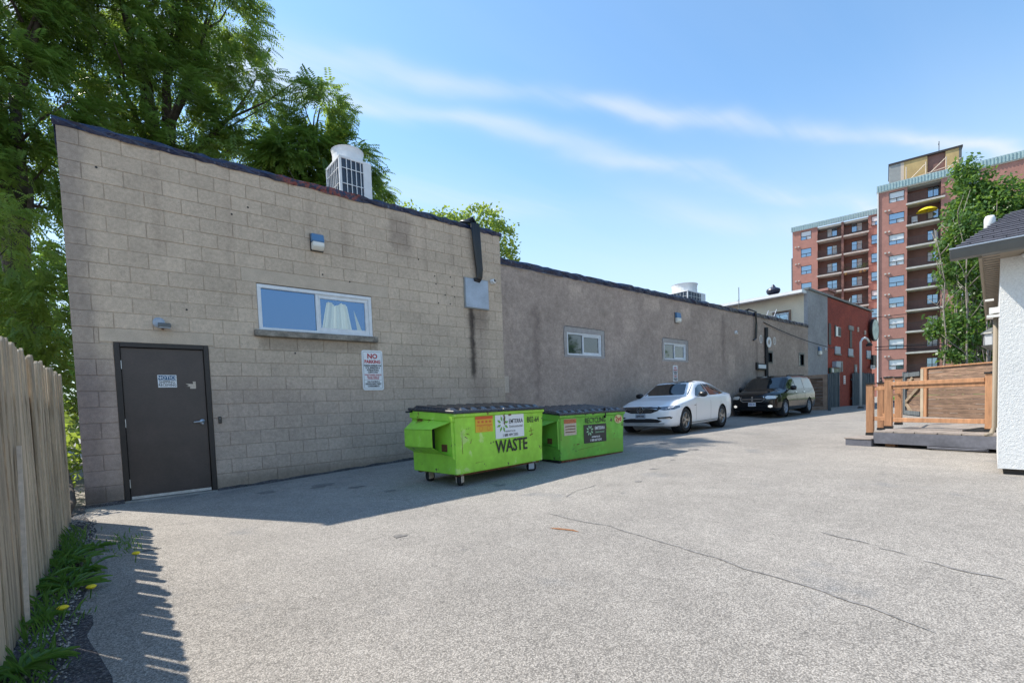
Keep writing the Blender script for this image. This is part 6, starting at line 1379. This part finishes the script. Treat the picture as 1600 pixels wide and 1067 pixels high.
tree('far_tree', 'loose light green tree top showing over the roof near the black cables', (16, 13, 0),
     [(14.2, 13, 10.3, 1.5, 1.2, .95), (16.3, 13, 11.0, 1.5, 1.2, 1.1), (17.6, 13, 10.4, 1.1, 1, 1.2), (15.2, 13, 9.6, 2.0, 1.2, .8), (18.1, 13, 9.3, .6, .8, .8)], 5200, 'simple', 'leafB', 16, .14, clumps=260, spread=.1, size=.2, root_h=.8)
tree('roof_edge_tree', 'yellowish green tree top just over the roof right of the condenser', (11, 13, 0),
     [(9.6, 12.6, 9.9, 1.3, 1.0, .6), (11.2, 12.8, 10.2, 1.3, 1.0, .6), (12.6, 12.8, 9.9, 1.1, 1.0, .5), (10.6, 12.6, 9.0, 2.4, 1, .7)], 4200, 'simple', 'leafB', 17, .14, clumps=220, spread=.1, size=.18, root_h=.8)
# dense multi stemmed shrub behind the plank fence
rg = np.random.default_rng(21)
t = wthing('columnar_tree', 'tall multi stemmed tree with pale bare stems behind the plank fence', 'tree', (24.6, -5.6, 0))
for k in range(16):
    bx, by = 24.0 + rg.uniform(-.5, .3), -5.55 + rg.uniform(-.75, .6); top = rg.uniform(4.5, 8.0); pts = [Vector((bx, by, 0))]; dx_, dy_ = rg.normal() * .05, (by + 5.55) * .12 + rg.normal() * .05
    for q in range(1, 8): pts.append(Vector((bx + dx_ * q + rg.normal() * .05, by + dy_ * q * .6 + rg.normal() * .07, top * q / 7)))
    m = MB(); m.tube(pts, [.045, .04, .034, .03, .024, .018, .012, .006], 6)
    for q in range(5): a = pts[rg.integers(2, 7)]; e = a + Vector((rg.normal() * .2 - .15, rg.normal() * .4, rg.uniform(.4, 1.1))); m.tube([a, a.lerp(e, .5) + Vector((0, rg.normal() * .08, 0)), e], [.02, .014, .006], 4)
    m.build('stem', M['stem'], t, smooth=True)
lob = [(25.4, -5.9, 2.6, .8, 1.1, 1.6), (25.4, -6.0, 4.6, .8, 1.2, 1.5), (25.2, -5.7, 6.6, .9, 1.15, 1.3), (25.0, -5.6, 8.0, .8, .9, 1.1), (25.0, -6.5, 7.4, .9, .9, 1.1), (24.8, -5.3, 8.9, .5, .5, .7), (24.0, -4.75, 3.3, .35, .5, .7), (24.2, -4.9, 5.2, .35, .35, .5), (24.2, -5.0, 6.2, .4, .45, .6), (24.0, -5.1, 2.3, .35, .4, .3), (25.2, -6.9, 5.4, .8, .8, 2.2), (25.3, -5.3, 3.6, .5, .7, 1.2), (25.3, -5.2, 5.6, .5, .6, 1.1), (25.2, -5.2, 7.4, .6, .6, .8), (23.8, -5.5, 3.0, .3, .7, 1.4), (23.9, -5.7, 5.2, .3, .7, 1.2), (23.9, -5.5, 6.8, .4, .7, .8)]
P, d, _ = lobes_points(lob, 30000, rg, .2); P = clump(P, d, 700, rg, .1); V, F = simple_leaves(P, rg, .15, .55); np_mesh('crown', V, F, M['leafC'], t, t['_base'])
tree('yellow_tree', 'bright yellow green tree at the right edge above the shingle roof', (29, -8.6, 0), [(28, -8.3, 9.6, 1.2, 1.0, 1.3), (28, -9.4, 10.2, 1.4, 1.4, 2.0), (28, -8.0, 8.2, .9, .8, .9)], 6000, 'simple', 'leafY', 22, .15, clumps=240, spread=.08, size=.2, root_h=.7)
tree('small_bush', 'small green bush beside the gate at the back of the lot', (30, -4.2, 0), [(30, -4.3, .9, .4, .5, .8)], 700, 'simple', 'leafC', 23, .03, clumps=60, spread=.05, size=.13, root_h=.3, cat='shrub')
for (x, y), sd, lb in (((36, -12.8), 31, 'garden tree beyond the white house reflected in the car windows'), ((43.5, -10.4), 32, 'farther garden tree beyond the white house toward the street'), ((27, -15), 33, 'nearest garden tree behind the white house')):
    tree('garden_tree', lb, (x, y, 0), [(x, y, 4.5, 2.6, 2.4, 2.4), (x + .5, y, 8.5, 2.6, 2.4, 2.6), (x - .3, y, 12, 2.0, 2, 2.2), (x + 1.5, y, 2, 2.2, 2, 2), (x - 1.6, y, 1.8, 2.2, 2, 1.8)], 8000, 'simple', 'leafC', sd, .2, clumps=200, spread=.15, size=.35, root_h=.7)
tree('street_tree', 'tall street tree beyond the lot near the apartment lawn', (61, -13.2, 0), [(61, -13.2, 6, 4, 3.8, 3.5), (61, -12.8, 10.5, 3.8, 3.6, 3.5), (62, -13.5, 14, 3, 2.8, 2.6), (58.5, -13.0, 4, 3, 2.8, 3)], 9000, 'simple', 'leafC', 34, .3, clumps=260, spread=.25, size=.5, root_h=.5)
tree('back_thicket', 'dark dense thicket far behind the picket fence at the left edge', (-2, 16, 0), [(-1.6, 16, 2.2, 1.4, 1.2, 2.6), (-3.2, 16, 3.0, 1.6, 1.2, 3.2), (-1.5, 17, 5.6, 1.3, 1.2, 2.4), (-3.4, 17, 7.5, 1.6, 1.2, 2.6)], 6500, 'simple', 'leafC', 35, .12, clumps=260, spread=.14, size=.3, root_h=.3)
t = wthing('fallen_branch', 'thick dark branch leaning in the gap between fence and block wall', 'branch', (-.1, -.4, 0))
MB().tube([(-.16, -.62, .02), (-.1, -.35, .14), (-.13, -.05, .32), (-.2, .4, .62)], [.045, .04, .035, .02], 8).build('limb', M['bark'], t, smooth=True)
for o in bpy.data.objects:
    if '_base' in o: del o['_base']
